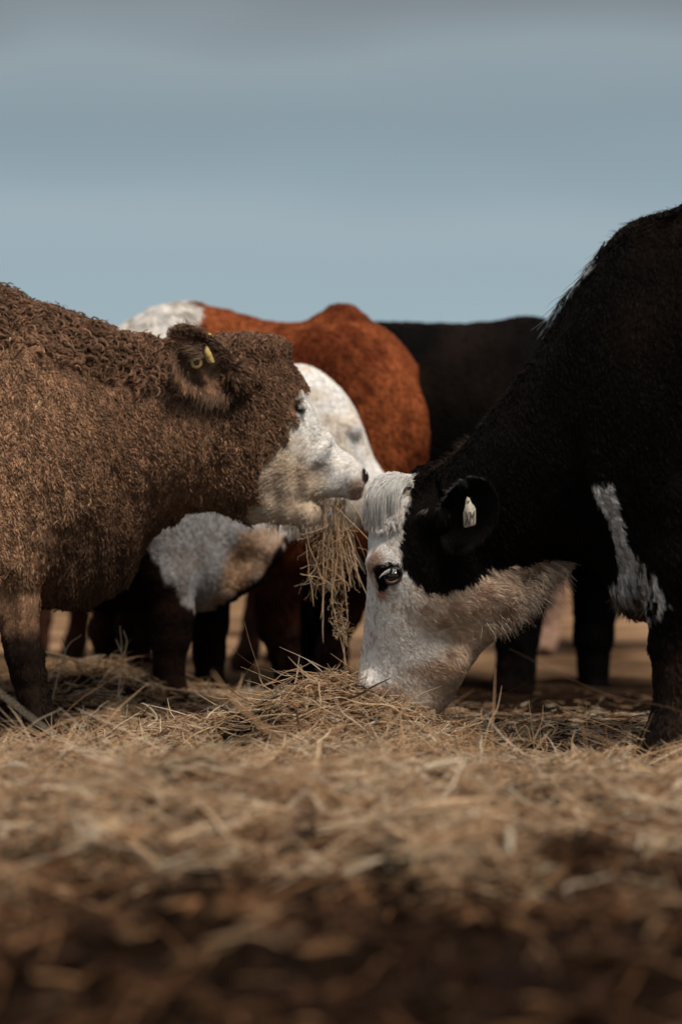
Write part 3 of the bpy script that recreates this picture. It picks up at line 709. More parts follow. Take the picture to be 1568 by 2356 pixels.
# =================================================================== THE BLACK COW WITH A WHITE FACE
def grazing_cow():
    fr = Frame(6.5, R(-14), 900); C = Cow(fr, 770, 2950)
    C.loft([(2880, 720, 2870, 1080, .08), (2840, 590, 2820, 1250, .22), (2640, 500, 2600, 1400, .31), (2250, 500, 2250, 1480, .37, .08), (1880, 480, 1880, 1480, .36, .08), (1650, 445, 1640, 1455, .31, .04),
            (1550, 490, 1505, 1425, .26), (1450, 530, 1425, 1385, .22), (1363, 622, 1375, 1308, .19), (1275, 765, 1300, 1288, .165), (1178, 902, 1225, 1315, .145, .05), (1090, 1020, 1160, 1345, .13, .05), (1020, 1080, 1110, 1340, .11)], .02)
    C.loft([(1000, 1070, 1120, 1290, .07), (935, 1100, 1140, 1345, .118), (882, 1135, 1165, 1390, .130, -.28), (859, 1215, 1172, 1436, .132, -.28), (853, 1320, 1140, 1462, .124, -.28), (846, 1420, 1098, 1500, .102, -.28), (836, 1510, 1062, 1550, .084), (829, 1575, 1036, 1592, .074),
            (838, 1612, 1010, 1628, .064), (880, 1640, 975, 1645, .03)], .04)
    C.ell(905, 1150, 0, (.055, .085, .075), .03)                      # forelock mound
    for c in (-1, 1):
        C.ell(903, 1320, c*.112, (.038, .03, .042), .035, .0)
        C.ell(890, 1285, c*.10, (.05, .03, .03), .04, .3)
        C.ell(1030, 1340, c*.10, (.09, .035, .10), .05); C.ell(1150, 1365, c*.05, (.06, .045, .05), .06)
        C.ell(850, 1580, c*.05, (.03, .03, .035), .03)
        C.ell(838, 1590, c*.06, (.012, .02, .018), .012, sub=True)
        C.ell(1500, 1000, c*.17, (.16, .10, .30), .09, -.2)
        C.ell(1590, 1290, c*.18, (.13, .09, .17), .07)
        C.ell(1010, 1520, c*.055, (.07, .028, .05), .03)
    C.chain([(1100, 1385, 0, 62), (1160, 1362, 0, 44), (1212, 1340, 0, 28), (1262, 1316, 0, 16), (1292, 1308, 0, 10)], .03, .9)
    C.ell(1456, 1360, -.10, (.040, .08, .06), .05)                    # brisket
    for c, du in ((-.19, 0), (.17, 190)):
        C.chain([(1625+du, 1180, c*.9, 135), (1605+du, 1300, c, 112), (1578+du, 1400, c, 84), (1572+du, 1480, c, 76), (1574+du, 1560, c, 66), (1563+du, 1640, c, 58), (1548+du, 1700, c, 62), (1528+du, 1735, c, 60), (1515+du, 1762, c, 58)], .03)
    for c, du in ((-.18, 0), (.18, -130)):
        C.chain([(2700+du, 1050, c, 170), (2650+du, 1300, c, 120), (2740+du, 1500, c, 60), (2730+du, 1650, c, 42), (2715+du, 1745, c, 46)], .04)
    C.chain([(2870, 620, 0, 30), (2905, 900, 0, 24), (2900, 1400, 0, 32)], .02)
    near = [(1003, 1210), (1004, 1170), (1022, 1138), (1052, 1108), (1086, 1098), (1120, 1106), (1142, 1136), (1146, 1176), (1134, 1214), (1104, 1246), (1062, 1262), (1024, 1250)]
    C.chain([(985, 1200, -.09, 30), (1012, 1195, -.145, 24)], .03)
    C.ear(near, (1072, 1184), lambda u, v: -.150-.10*np.clip((u-1005)/140, 0, 1), .040)
    C.ear(near, (1072, 1184), lambda u, v: .118+.10*np.clip((u-1005)/140, 0, 1), -.055)
    white = [(700, 1040), (960, 1085), (962, 1130), (948, 1180), (944, 1290), (962, 1312), (985, 1338), (1005, 1356), (1035, 1364), (1085, 1350), (1120, 1320), (1150, 1306), (1200, 1308), (1240, 1296), (1268, 1288), (1330, 1300), (1250, 1420), (1200, 1520), (1200, 1720), (700, 1720)]
    patch = [(884, 1312), (900, 1298), (925, 1296), (952, 1302), (948, 1318), (930, 1326), (921, 1346), (905, 1356), (891, 1350)]
    strip = [(1388, 1128), (1402, 1118), (1426, 1122), (1438, 1112), (1450, 1180), (1472, 1262), (1500, 1285), (1535, 1320), (1565, 1385), (1530, 1410), (1488, 1440), (1405, 1450), (1402, 1345), (1436, 1335), (1438, 1290), (1432, 1230), (1420, 1180)]
    BLACK = np.array([.0030, .0026, .0024]); DK = np.array([.018, .010, .007])
    def pattern(V, uv):
        u, v = uv[:, 0], uv[:, 1]
        base = mixc(BLACK, DK*.55, vnoise(V, .12)**2*.8)
        lg = sstep(1440, 1560, v)*sstep(1400, 1450, u); base = mixc(base, np.array([.060, .036, .026]), lg*sstep(1520, 1580, u+30*(vnoise(V, .05)-.5))*.9)
        base = mixc(base, np.array([.03, .022, .018]), lg*.5)
        dl = polysd(uv, white)+ragged(V, .014, 8)
        br = u-np.interp(v, [1100, 1215, 1320, 1420, 1510, 1575, 1640], [875, 859, 853, 846, 836, 829, 850])
        wc = mixc(WHITE, np.array([.66, .52, .40]), sstep(50, 200, br+60*(vnoise(V, .05)-.5)))
        wc = mixc(wc, np.array([.40, .25, .17]), sstep(.55, .78, vnoise(V+7, .04))*.7*sstep(80, 160, br)); wc = mixc(wc, np.array([.42, .31, .22]), sstep(.5, .75, vnoise(V*np.array([1.5, 1, .8])+(vnoise(V+1, .03)*.03)[:, None], .009))*.6)
        wc = mixc(wc, np.array([.42, .26, .18]), .8*sstep(1.3, .5, np.hypot((u-892)/24, (v-1300)/46))*(br > 12))
        wc = mixc(wc, WHITE*.95, sstep(1.2, .6, np.hypot((u-960)/90, (v-1480)/50))*.6)
        wc = mixc(wc, np.array([.46, .22, .15]), .8*sstep(1.2, .5, np.hypot((u-898)/14, (v-1362)/16)))
        wc = mixc(wc, np.array([.55, .36, .28]), .8*sstep(1.2, .6, np.hypot((u-890)/50, (v-1592)/24)))
        wc = mixc(wc, np.array([.30, .17, .11]), .7*sstep(1.2, .5, np.hypot((u-1048)/14, (v-1500)/12)))
        out = mixc(wc, base, sstep(-2.5, 2.5, dl))
        out = mixc(out, BLACK, sstep(2, -2, polysd(uv, patch)+ragged(V, .008, 4)))
        ds = polysd(uv, strip)+ragged(V, .012, 7)
        sc = mixc(np.array([.55, .53, .51]), np.array([.17, .115, .085]), sstep(1330, 1400, v)*(u < 1490)); sc = mixc(sc, BLACK, sstep(.5, .7, vnoise(V*np.array([1, 1, .3]), .012))*sstep(1310, 1350, v)*(u < 1490)*.9)
        spk = sstep(.48, .62, vnoise(V*np.array([1.3, 1, .6]), .013))*(sstep(1478, 1492, u)*sstep(1280, 1300, v))
        out = mixc(out, mixc(sc, BLACK, spk), sstep(2, -2, ds)*(V[:, 1] < .12))
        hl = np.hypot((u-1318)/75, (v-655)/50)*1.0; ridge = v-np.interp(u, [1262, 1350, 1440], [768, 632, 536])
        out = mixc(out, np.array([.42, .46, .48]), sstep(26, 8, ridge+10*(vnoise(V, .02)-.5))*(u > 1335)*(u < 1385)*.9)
        return out
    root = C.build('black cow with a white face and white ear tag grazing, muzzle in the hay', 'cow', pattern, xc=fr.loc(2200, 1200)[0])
    def dens(c, n):
        uv = fr.uv(c); u, v = uv[:, 0], uv[:, 1]; vis = (u < 1660) & (n[:, 1] < .35)
        eye = np.hypot((u-905)/22, (v-1325)/20) < 1
        d = np.where(vis, 1.0, .003)*np.where(eye & (c[:, 1] < 0), 0, 1)
        d *= 1+1.6*sstep(1250, 1180, u)
        inner = (np.hypot((u-1076)/55, (v-1180)/62) < 1) & (c[:, 1] < -.13)
        return d*np.where(inner, .35, 1)
    n = 380000
    P, Nn = scatter(C.V, C.T, C.VN, n, dens); uv = fr.uv(P); u, v = uv[:, 0], uv[:, 1]
    face = sstep(3, -3, polysd(uv, white)+ragged(P, .014, 8)); chest = sstep(5, -5, polysd(uv, strip))
    ridge = v-np.interp(u, [955, 1080, 1165, 1262, 1350, 1440, 1545, 1650], [1110, 1022, 902, 765, 630, 534, 490, 455])
    crest = sstep(60, 15, ridge)*(u > 960); lock = sstep(1.15, .85, np.hypot((u-905)/62, (v-1150)/62))*face
    leg = sstep(1380, 1450, v)*(u > 1400); dew = face*sstep(1120, 1220, u)*sstep(1400, 1340, v-(1280-u)*.4)
    L = .014+.010*crest-.003*face+.020*lock+.008*chest*sstep(1250, 1330, v)+.004*chest+.007*leg+.018*dew+.005*face*sstep(120, 200, u-850)
    L *= rng.uniform(.7, 1.25, n)
    # combing: down the face, down the neck and leg
    D = np.column_stack([np.where(face > .5, -.25, .35), np.zeros(n), np.full(n, -1.0)])
    br = u-np.interp(v, [1100, 1215, 1320, 1420, 1510, 1575, 1640], [875, 859, 853, 846, 836, 829, 850])
    bk = face*sstep(60, 170, br); D[:, 0] = D[:, 0]*(1-bk)+.9*bk; D[:, 2] = D[:, 2]*(1-bk)-.75*bk
    D[:, 0] += 1.4*dew; D[:, 2] += .3*dew
    th0 = np.arctan2(v-1325, u-905); rr = np.hypot(u-905, v-1325); sw = sstep(75, 30, rr)*face
    D[:, 0] = D[:, 0]*(1-sw)+sw*(np.cos(th0)*.5+np.sin(th0)); D[:, 2] = D[:, 2]*(1-sw)+sw*(-np.sin(th0)*.5+np.cos(th0)*1)
    D[:, 0] -= lock*.8
    ang = (vnoise(P, .05)-.5)*1.6+(vnoise(P+9, .018)-.5)*1.3*(.3+face)
    dx, dz = D[:, 0].copy(), D[:, 2].copy(); D[:, 0] = dx*np.cos(ang)-dz*np.sin(ang); D[:, 2] = dx*np.sin(ang)+dz*np.cos(ang)
    lift = .14+.25*crest-.06*face+.35*lock-.06*leg+.06*chest+.06*dew
    earm = (np.hypot((u-1074)/82, (v-1182)/88) < 1) & (P[:, 1] < -.125)
    D[earm] = np.column_stack([(u-1060)[earm]*.3, np.zeros(earm.sum()), -(v-1170)[earm]*.3-25]); L[earm] = .022; lift[earm] = .15
    cA = .0007+.0012*crest+.0006*face+.0035*lock+.003*chest+.0006*leg; cA[earm] = .0004
    X, cid = grow(P, Nn, D, L, 7, lift, 28000, .6-.25*face+.2*leg+.3*lock, cA, .8+.3*lock, .0003, .2+.2*lock)
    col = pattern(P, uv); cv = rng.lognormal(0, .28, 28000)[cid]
    col = col*np.where(face[:, None] > .5, (cv**.4)[:, None]*rng.lognormal(0, .1, (n, 1)), cv[:, None]*rng.lognormal(0, .35, (n, 1)))
    rimm = earm & (ridge > 0) & (polysd(uv, near) > -14) & (v < 1175); col[rimm & (u < 1100) & (rng.random(n) < .4)] = [.16, .16, .155]  # highlight on the upper ear rim, painted as grey strands
    f2 = (face < .5) & (chest < .5) & (leg < .5)
    rad = np.array([.0005, .0005, .0005, .00045, .0004, .0003, .00015])
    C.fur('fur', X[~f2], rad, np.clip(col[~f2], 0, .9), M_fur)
    fb = C.fur('dark_fur', X[f2], rad, np.clip(col[f2], 0, .9), M_furblack)
    # long hairs standing along the crest
    def strays(name, path, m, Lr, dvec, cols, c=.0, spread=.05, K=7, curl=.2, r0=.0007, jit=0):
        q = catmull(path, 200)[rng.integers(0, 200, m)]+rng.normal(0, jit, (m, 2)); B = np.array([C.px(a, b, c+rng.normal(0, spread)) for a, b in q])
        d = unit(np.array(dvec)[None]+rng.normal(0, curl, (m, 3))); Ls = rng.uniform(*Lr, m); t = np.linspace(0, 1, K)
        X = B[:, None]+d[:, None]*(Ls[:, None]*t)[:, :, None]; X[:, :, 2] -= (Ls[:, None]*t**2*.45); X[:, :, 0] -= (Ls[:, None]*t**2*rng.normal(.1, .25, (m, 1)))
        cc = np.array(cols)[rng.integers(0, len(cols), m)]*rng.uniform(.7, 1.2, (m, 1))
        C.fur(name, X, np.linspace(r0, r0*.3, K), cc, M_fur)
    strays('mane', [(1390, 555), (1365, 600), (1330, 645), (1290, 690), (1262, 745), (1250, 790)], 380, (.025, .055), (-.22, -.12, -.6), [(.30, .33, .35), (.02, .02, .02), (.008, .008, .008), (.015, .015, .015)], -.02, .03)
    strays('mane', [(1560, 486), (1500, 508), (1440, 532), (1400, 572)], 380, (.015, .04), (-.3, 0, .9), [(.03, .02, .015), (.06, .04, .03)], 0, .06, curl=.35, r0=.0005)
    strays('mane', [(960, 1108), (1000, 1080), (1040, 1050), (1080, 1005)], 300, (.012, .03), (-.5, 0, .6), [(.03, .02, .015), (.08, .05, .04)], 0, .05, curl=.5, r0=.0005)
    strays('mane', [(1100, 985), (1165, 905), (1220, 840), (1250, 795)], 500, (.008, .018), (-.7, 0, .4), [(.012, .011, .01), (.03, .026, .024)], 0, .06, curl=.35, r0=.0005)
    strays('ear_hair', [(1008, 1172), (1030, 1135), (1056, 1110), (1086, 1098), (1118, 1106)], 260, (.006, .014), (-.3, -.2, .5), [(.16, .16, .16), (.05, .05, .05), (.01, .01, .01)], -.205, .01, curl=.4, r0=.0006)  # grey hairs carry a painted highlight along the ear's top edge
    CR = [(.66, .52, .40), (.78, .68, .56), (.45, .31, .22)]
    strays('throat_hair', [(1120, 1440), (1170, 1415), (1200, 1392), (1245, 1352), (1290, 1318)], 900, (.018, .042), (.75, -.1, -.35), CR, -.02, .035, curl=.3, r0=.0005, jit=10)
    strays('throat_hair', [(1180, 1385), (1220, 1350), (1270, 1318)], 700, (.018, .036), (.85, -.2, -.2), CR, -.05, .02, curl=.3, r0=.0005, jit=14)
    strays('chin_hair', [(930, 1632), (965, 1638), (1000, 1632)], 500, (.010, .024), (.3, -.1, -.8), CR, -.02, .035, curl=.35, r0=.0005)
    strays('brisket_hair', [(1408, 1370), (1425, 1395), (1450, 1406), (1480, 1400), (1495, 1370)], 420, (.010, .026), (-.1, -.2, -1), [(.10, .075, .06), (.03, .02, .015), (.16, .14, .13), (.01, .01, .01)], -.10, .05, curl=.4, r0=.0006)
    # forelock: locks curling down the forehead
    m = 4500; k = 130; o = rng.random(k); lb = np.array([C.px(945-55*a_-12*rng.random(), 1104+6*rng.random()+10*a_, -.09+.17*rng.random()) for a_ in o]); K = 9; t = np.linspace(0, 1, K)
    hitc = []
    for a_, b_ in zip(o, lb):
        L0 = .085+.045*rng.random(); s_ = .004+.022*rng.random()
        q = np.column_stack([b_[0]-s_*np.sin(t*2.0)*(.5+a_*.6)-.01*t, b_[1]-(.055*np.sin(t*2.4)), b_[2]+.014*np.sin(t*3.1)-L0*t**1.5])
        hitc.append(q)
    hitc = np.array(hitc); ci = rng.integers(0, k, m); X = hitc[ci]+rng.normal(0, .0065, (m, 1, 3))*(1-.5*t)[None, :, None]+rng.normal(0, .0012, (m, K, 3))*t[None, :, None]
    C.fur('forelock', X, np.linspace(.0006, .0003, K), np.array([.84, .83, .80])*rng.lognormal(0, .15, (k, 1))[ci]*rng.uniform(.6, 1.1, (m, 1)), M_fur)
    # ---- eye
    p, nn = C.hit(905, 1326); ctr = p-nn*.006
    V, F = uvsphere(ctr, (.0205, .019, .0195)); eye = C.part('eye', V, F, M_eye)
    th = np.linspace(0, 2*math.pi, 29)[:-1]
    def arc(a0, a1, rx, rz, dy, r_, mat, name, n_=22):
        a = np.linspace(a0, a1, n_); Pp = np.column_stack([ctr[0]+rx*np.cos(a), ctr[1]+dy+.006*np.cos(a)**2, ctr[2]+rz*np.sin(a)+.004*np.cos(a)])
        rr_ = r_*np.sin(np.linspace(.15, math.pi-.15, n_))**.5; V, F = tube(Pp, rr_, 8); return C.part(name, V, F, mat, eye)
    arc(-.4, math.pi+.4, .0225, .0195, -.0125, .0050, M_lid, 'upper_eyelid'); arc(math.pi-.2, 2*math.pi+.2, .0215, .0195, -.012, .0045, M_lid, 'lower_eyelid')
    arc(math.pi+.25, 2*math.pi-.25, .0170, .0150, -.0150, .0016, M_pink, 'lid_rim')
    m = 45; a = rng.uniform(1.2, 2.9, m); base = np.column_stack([ctr[0]+.0225*np.cos(a), np.full(m, ctr[1]-.017), ctr[2]+.0195*np.sin(a)]); t = np.linspace(0, 1, 6); Ll = rng.uniform(.012, .022, m)
    X = base[:, None]+np.stack([(Ll[:, None]*t)*(.7*np.cos(a)[:, None]), -(Ll[:, None]*.5*t), -(Ll[:, None]*(-.1*t+.7*t**2))], -1)
    C.fur('eyelashes', X, np.linspace(.0007, .0002, 6), np.tile([.62, .63, .62], (m, 1)), M_fur, eye)
    # ---- white tag with writing
    cdep = -.215
    op = [(1074, 1143), (1079, 1146), (1084, 1158), (1090, 1164), (1093, 1172), (1093, 1204), (1090, 1209), (1069, 1214), (1066, 1210), (1065, 1180), (1069, 1166), (1071, 1150)]
    pts = np.array([C.px(a_, b_, cdep-.012*(b_-1143)/70) for a_, b_ in op])
    V = np.concatenate([pts, pts+np.array([0, .003, 0])]); k = len(op)
    F = [tuple(range(k)), tuple(range(2*k-1, k-1, -1))]+[(i, k+i, k+(i+1) % k, (i+1) % k) for i in range(k)]
    tg = C.part('ear_tag', V, F, M_tagw)
    V, F = uvsphere(C.px(1077, 1152, cdep-.004), (.0035, .003, .0035)); C.part('tag_pin', V, F, M_tagw, tg)
    fc = bpy.data.curves.new('writing', 'FONT'); fc.body = 'XM'; fc.size = 1.0; fc.align_x = 'CENTER'; fc.align_y = 'CENTER'; fc.extrude = .01
    tmp = bpy.data.objects.new('tmp', fc); COL.objects.link(tmp); bpy.context.view_layer.update()
    me = bpy.data.meshes.new_from_object(tmp.evaluated_get(bpy.context.evaluated_depsgraph_get())); bpy.data.objects.remove(tmp)
    co = np.array([v.co[:] for v in me.vertices]); co -= (co.max(0)+co.min(0))/2; ex = co.max(0)-co.min(0)
    o = C.px(1079.5, 1192, cdep-.012*(1192-1143)/70)
    W_ = np.column_stack([o[0]+co[:, 0]/ex[0]*.025, o[1]-.0009-(co[:, 2] > 0)*.0006+co[:, 1]/ex[1]*.005-.0006, o[2]+co[:, 1]/ex[1]*.034+co[:, 0]/ex[0]*.004])-C.off
    for i, q in enumerate(W_): me.vertices[i].co = q
    me.materials.clear(); me.materials.append(M_ink); wo = bpy.data.objects.new('writing', me); link(wo, tg)
    return C

# =================================================================== THE HERD BEHIND
def bfur(C, n, L, pattern, dens=None, rad=.0012, lift=.25, D0=(.2, 0, -1), lmul=None, seed=0, vis=None):
    def de(c, nn):
        uv = C.fr.uv(c); return ((nn[:, 1] < .3) & (uv[:, 0] > -60) & (uv[:, 0] < 1640)).astype(float)+1e-4
    P, Nn = scatter(C.V, C.T, C.VN, n, dens or de); uv = C.fr.uv(P)
    Lv = L*rng.uniform(.6, 1.3, n); 
    if lmul is not None: Lv = Lv*lmul(P, uv)
    X, cid = grow(P, Nn, np.tile(D0, (n, 1))+(vnoise(P, .08)-.5)[:, None]*np.array([2., 0, 0]), Lv, 5, lift, n//9, .38, .001, .7, .0004, .2)
    col = pattern(P, uv)*rng.lognormal(0, .12, (n, 1))*rng.lognormal(0, .12, n//9)[cid][:, None]
    C.fur('fur', X, np.array([1, 1, .9, .7, .3])*rad, np.clip(col, 0, .9), M_fur)

def eye_simple(C, u, v, r=.019):
    p, nn = C.hit(u, v); V, F = uvsphere(p-nn*.008, (r, r*.9, r*.85), 16, 10); return C.part('eye', V, F, M_eye)

def white_headed_cow():
    fr = Frame(8.1); C = Cow(fr, -900, 930, .010)
    C.loft([(-830, 900, -820, 1200, .08), (-800, 800, -780, 1290, .22), (-640, 780, -620, 1370, .29), (-300, 790, -280, 1400, .34), (50, 800, 60, 1400, .33), (240, 790, 290, 1400, .27), (350, 790, 470, 1400, .23), (430, 800, 560, 1350, .18), (510, 815, 610, 1270, .15), (590, 830, 650, 1225, .125), (640, 850, 660, 1200, .08)])
    C.loft([(590, 870, 600, 1150, .07), (650, 845, 610, 1205, .115), (712, 846, 640, 1215, .125), (768, 884, 690, 1218, .122), (806, 930, 735, 1218, .108), (832, 990, 768, 1216, .088), (853, 1052, 800, 1212, .072), (876, 1090, 840, 1208, .066), (893, 1118, 868, 1196, .056), (895, 1150, 885, 1182, .03)], .035)
    for c in (-1, 1):
        C.ell(812, 985, c*.075, (.03, .03, .035), .03, .5); C.ell(700, 1080, c*.09, (.09, .04, .10), .04); C.ell(868, 1150, c*.045, (.03, .03, .035), .03)
        C.ell(863, 1152, c*.078, (.016, .02, .022), .012, -.3, sub=True)
    for i in range(6): C.ell(835+i*10, 1203+i*.5, 0, (.014, .09, .006), .01, sub=True)
    C.ell(480, 1290, 0, (.09, .15, .14), .06)
    C.chain([(560, 1225, -.08, 60), (615, 1262, -.10, 34), (585, 1318, -.10, 24), (530, 1365, -.08, 18)], .05)
    C.chain([(690, 1190, 0, 40), (620, 1215, -.05, 46)], .05)
    C.chain([(380, 1180, -.15, 90), (388, 1320, -.17, 60), (395, 1420, -.17, 48), (393, 1470, -.17, 42), (390, 1530, -.17, 32), (392, 1590, -.17, 36), (394, 1625, -.17, 40)])
    C.chain([(470, 1200, .14, 80), (482, 1330, .15, 56), (480, 1430, .15, 44), (480, 1500, .15, 33), (482, 1580, .15, 32), (484, 1612, .15, 38)])
    for c, du in ((-.15, 0), (.15, 90)):
        C.chain([(-720+du, 1050, c, 130), (-680+du, 1230, c, 90), (-740+du, 1400, c, 45), (-730+du, 1530, c, 32), (-710+du, 1618, c, 38)], .04)
    ear = [(640, 900), (600, 880), (560, 890), (540, 925), (560, 950), (605, 945)]
    C.ear(ear, (590, 915), lambda u, v: -.12-.08*np.clip((640-u)/100, 0, 1), .03); C.ear(ear, (590, 915), lambda u, v: .12+.08*np.clip((640-u)/100, 0, 1), -.03)
    brk = [(345, 1180), (370, 1290), (430, 1370), (455, 1402), (480, 1404), (555, 1360), (620, 1300), (660, 1240), (1000, 1260), (1000, 800), (500, 800), (420, 1150)]
    def pattern(V, uv):
        u, v = uv[:, 0], uv[:, 1]; W = mixc(WHITE, CREAM, sstep(.45, .7, vnoise(V, .05))*.6)
        W = mixc(W, np.array([.32, .32, .33]), sstep(1130, 1180, v)*sstep(640, 580, u))  # white chest greyed: its bluish shade is put into the coat colour
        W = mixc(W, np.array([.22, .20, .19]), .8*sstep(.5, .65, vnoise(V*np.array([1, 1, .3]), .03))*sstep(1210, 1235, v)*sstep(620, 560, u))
        W = mixc(W, np.array([.42, .26, .15])*(.55+.6*vnoise(V*np.array([1, 1, .4]), .035)[:, None]), sstep(12, -14, polysd(uv, [(525, 1290), (560, 1225), (640, 1205), (660, 1260), (620, 1320), (540, 1370), (470, 1402), (505, 1360)])*.7+ragged(V, .07, 12))*.85)  # sunlit tan patch on the white chest, painted into the coat
        dk = mixc(np.array([.006, .004, .0035]), np.array([.020, .010, .007]), vnoise(V, .1)); red = np.array([.22, .06, .02])
        base = mixc(red, dk, sstep(1150, 1260, v))
        o = mixc(W, base, sstep(-5, 5, polysd(uv, brk)+ragged(V, .03, 14)))
        o = mixc(o, np.array([.62, .38, .30]), sstep(1.3, .7, np.hypot((u-878)/24, (v-1150)/38))*.85)
        o = mixc(o, np.array([.02, .012, .01]), sstep(1.1, .85, np.hypot((u-862)/12, (v-1152)/18)))
        o = mixc(o, np.array([.25, .16, .11]), ((np.abs(v-1206) < 5) & (u > 830))*.7)
        return o
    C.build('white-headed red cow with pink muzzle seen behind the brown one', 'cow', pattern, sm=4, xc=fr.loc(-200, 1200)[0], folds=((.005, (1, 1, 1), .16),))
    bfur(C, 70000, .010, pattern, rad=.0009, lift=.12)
    return C

def red_cow():
    fr = Frame(8.75); C = Cow(fr, -260, 1030, .011, ymax=.5)
    C.loft([(958, 850, 948, 1160, .16), (915, 790, 910, 1260, .27), (860, 750, 850, 1310, .31), (790, 735, 780, 1330, .32), (720, 742, 700, 1330, .33), (620, 744, 600, 1320, .33), (500, 712, 480, 1320, .30), (400, 700, 380, 1300, .25), (310, 740, 290, 1260, .19), (210, 800, 240, 1180, .14), (130, 860, 190, 1130, .10)])
    C.loft([(190, 820, 230, 1060, .09), (110, 860, 190, 1120, .12), (60, 950, 170, 1160, .115), (10, 1060, 110, 1210, .08), (-20, 1130, 60, 1240, .06)], .04)
    C.ell(780, 740, 0, (.08, .10, .040), .07); C.ell(784, 716, -.02, (.035, .04, .016), .05)
    for c in (-1, 1):
        C.ell(760, 820, c*.2, (.10, .08, .08), .1); C.ell(890, 1000, c*.20, (.15, .12, .25), .1); C.ell(470, 950, c*.2, (.16, .1, .22), .1)
        C.ell(60, 1000, c*.1, (.03, .03, .03), .03)
    C.chain([(730, 1180, -.2, 110), (672, 1270, -.22, 62), (638, 1380, -.22, 46), (640, 1440, -.22, 44), (655, 1510, -.22, 32), (668, 1570, -.22, 32), (680, 1612, -.22, 40)])
    C.chain([(880, 1150, .15, 110), (830, 1300, .18, 62), (790, 1400, .18, 42), (760, 1500, .18, 30), (752, 1590, .18, 34)])
    for c, du in ((-.16, 0), (.16, -60)): C.chain([(400+du, 1150, c, 90), (330+du, 1320, c, 55), (310+du, 1450, c, 38), (318+du, 1540, c, 28), (310+du, 1600, c, 36)])
    def pattern(V, uv):
        u, v = uv[:, 0], uv[:, 1]; n1 = vnoise(V, .14)*.6+vnoise(V+4, .045)*.4
        red = mixc(np.array([.12, .028, .010]), np.array([.30, .085, .030]), sstep(.3, .7, n1))
        dk = np.array([.010, .005, .004]); o = mixc(red, dk, sstep(1230, 1330, v)*.85)
        o = mixc(o, np.array([.07, .034, .024]), sstep(1380, 1450, v)*sstep(.4, .7, vnoise(V, .03))*.9*(u > 560))
        ridge = v-np.interp(u, [310, 350, 400, 450], [740, 715, 702, 706])
        wd = (np.hypot((u-385)/75, (v-735)/75)-1)*40+ragged(V, .05, 16)
        o = mixc(mixc(WHITE*.95, CREAM, vnoise(V, .04)*.5), o, np.maximum(sstep(-5, 6, wd)*((u > 350) | (v > 790)), u > 470))
        return o
    C.build('rust red cow facing left, rump to the right, white tuft on its withers', 'cow', pattern, sm=3, xc=fr.loc(560, 1200)[0])
    bfur(C, 60000, .014, pattern, D0=(.6, 0, -.9), lmul=lambda P, uv: 1+2.2*sstep(60, 20, uv[:, 1]-708)*(uv[:, 0] < 460))
    return C

def black_cow():
    fr = Frame(9.3, R(-20), 900); C = Cow(fr, 560, 1760, .011)
    C.loft([(600, 800, 605, 1160, .10), (660, 755, 660, 1260, .25), (800, 742, 800, 1320, .32), (1000, 748, 1000, 1340, .34), (1130, 742, 1130, 1330, .31), (1225, 732, 1230, 1320, .25), (1300, 775, 1330, 1300, .18), (1390, 860, 1420, 1270, .14), (1470, 930, 1480, 1260, .11), (1500, 1000, 1500, 1220, .06)])
    C.loft([(1450, 960, 1440, 1200, .09), (1500, 950, 1470, 1250, .12), (1570, 1020, 1520, 1270, .11), (1630, 1110, 1590, 1290, .08), (1670, 1170, 1640, 1290, .055)], .04)
    for c in (-1, 1): C.ell(1200, 960, c*.18, (.15, .1, .26), .1); C.ell(760, 950, c*.2, (.16, .1, .22), .1); C.ell(740, 770, c*.18, (.09, .06, .06), .06)
    C.chain([(1230, 1150, -.18, 100), (1215, 1300, -.2, 74), (1195, 1400, -.2, 56), (1190, 1460, -.2, 50), (1188, 1540, -.2, 42), (1180, 1590, -.2, 46), (1165, 1622, -.2, 46)])
    C.chain([(1330, 1150, .1, 90), (1365, 1300, .14, 62), (1368, 1400, .14, 48), (1366, 1460, .14, 44), (1365, 1530, .14, 34), (1364, 1590, .14, 36), (1360, 1610, .14, 40)])
    C.chain([(760, 1150, -.18, 100), (745, 1280, -.2, 70), (765, 1400, -.2, 46), (765, 1500, -.2, 36), (768, 1600, -.2, 42)])
    C.chain([(690, 1150, .16, 90), (700, 1300, .18, 60), (720, 1420, .18, 42), (718, 1590, .18, 38)])
    C.chain([(600, 790, 0, 24), (590, 1000, 0, 14), (588, 1250, 0, 22)], .02)
    def pattern(V, uv):
        u, v = uv[:, 0], uv[:, 1]; o = mixc(np.array([.004, .0033, .003]), np.array([.014, .009, .007]), sstep(.45, .9, vnoise(V, .16)))
        return o
    C.build('black cow standing far behind, only its flat back and dark legs in view', 'cow', pattern, sm=3, xc=fr.loc(1000, 1200)[0])
    bfur(C, 30000, .014, pattern)
    return C

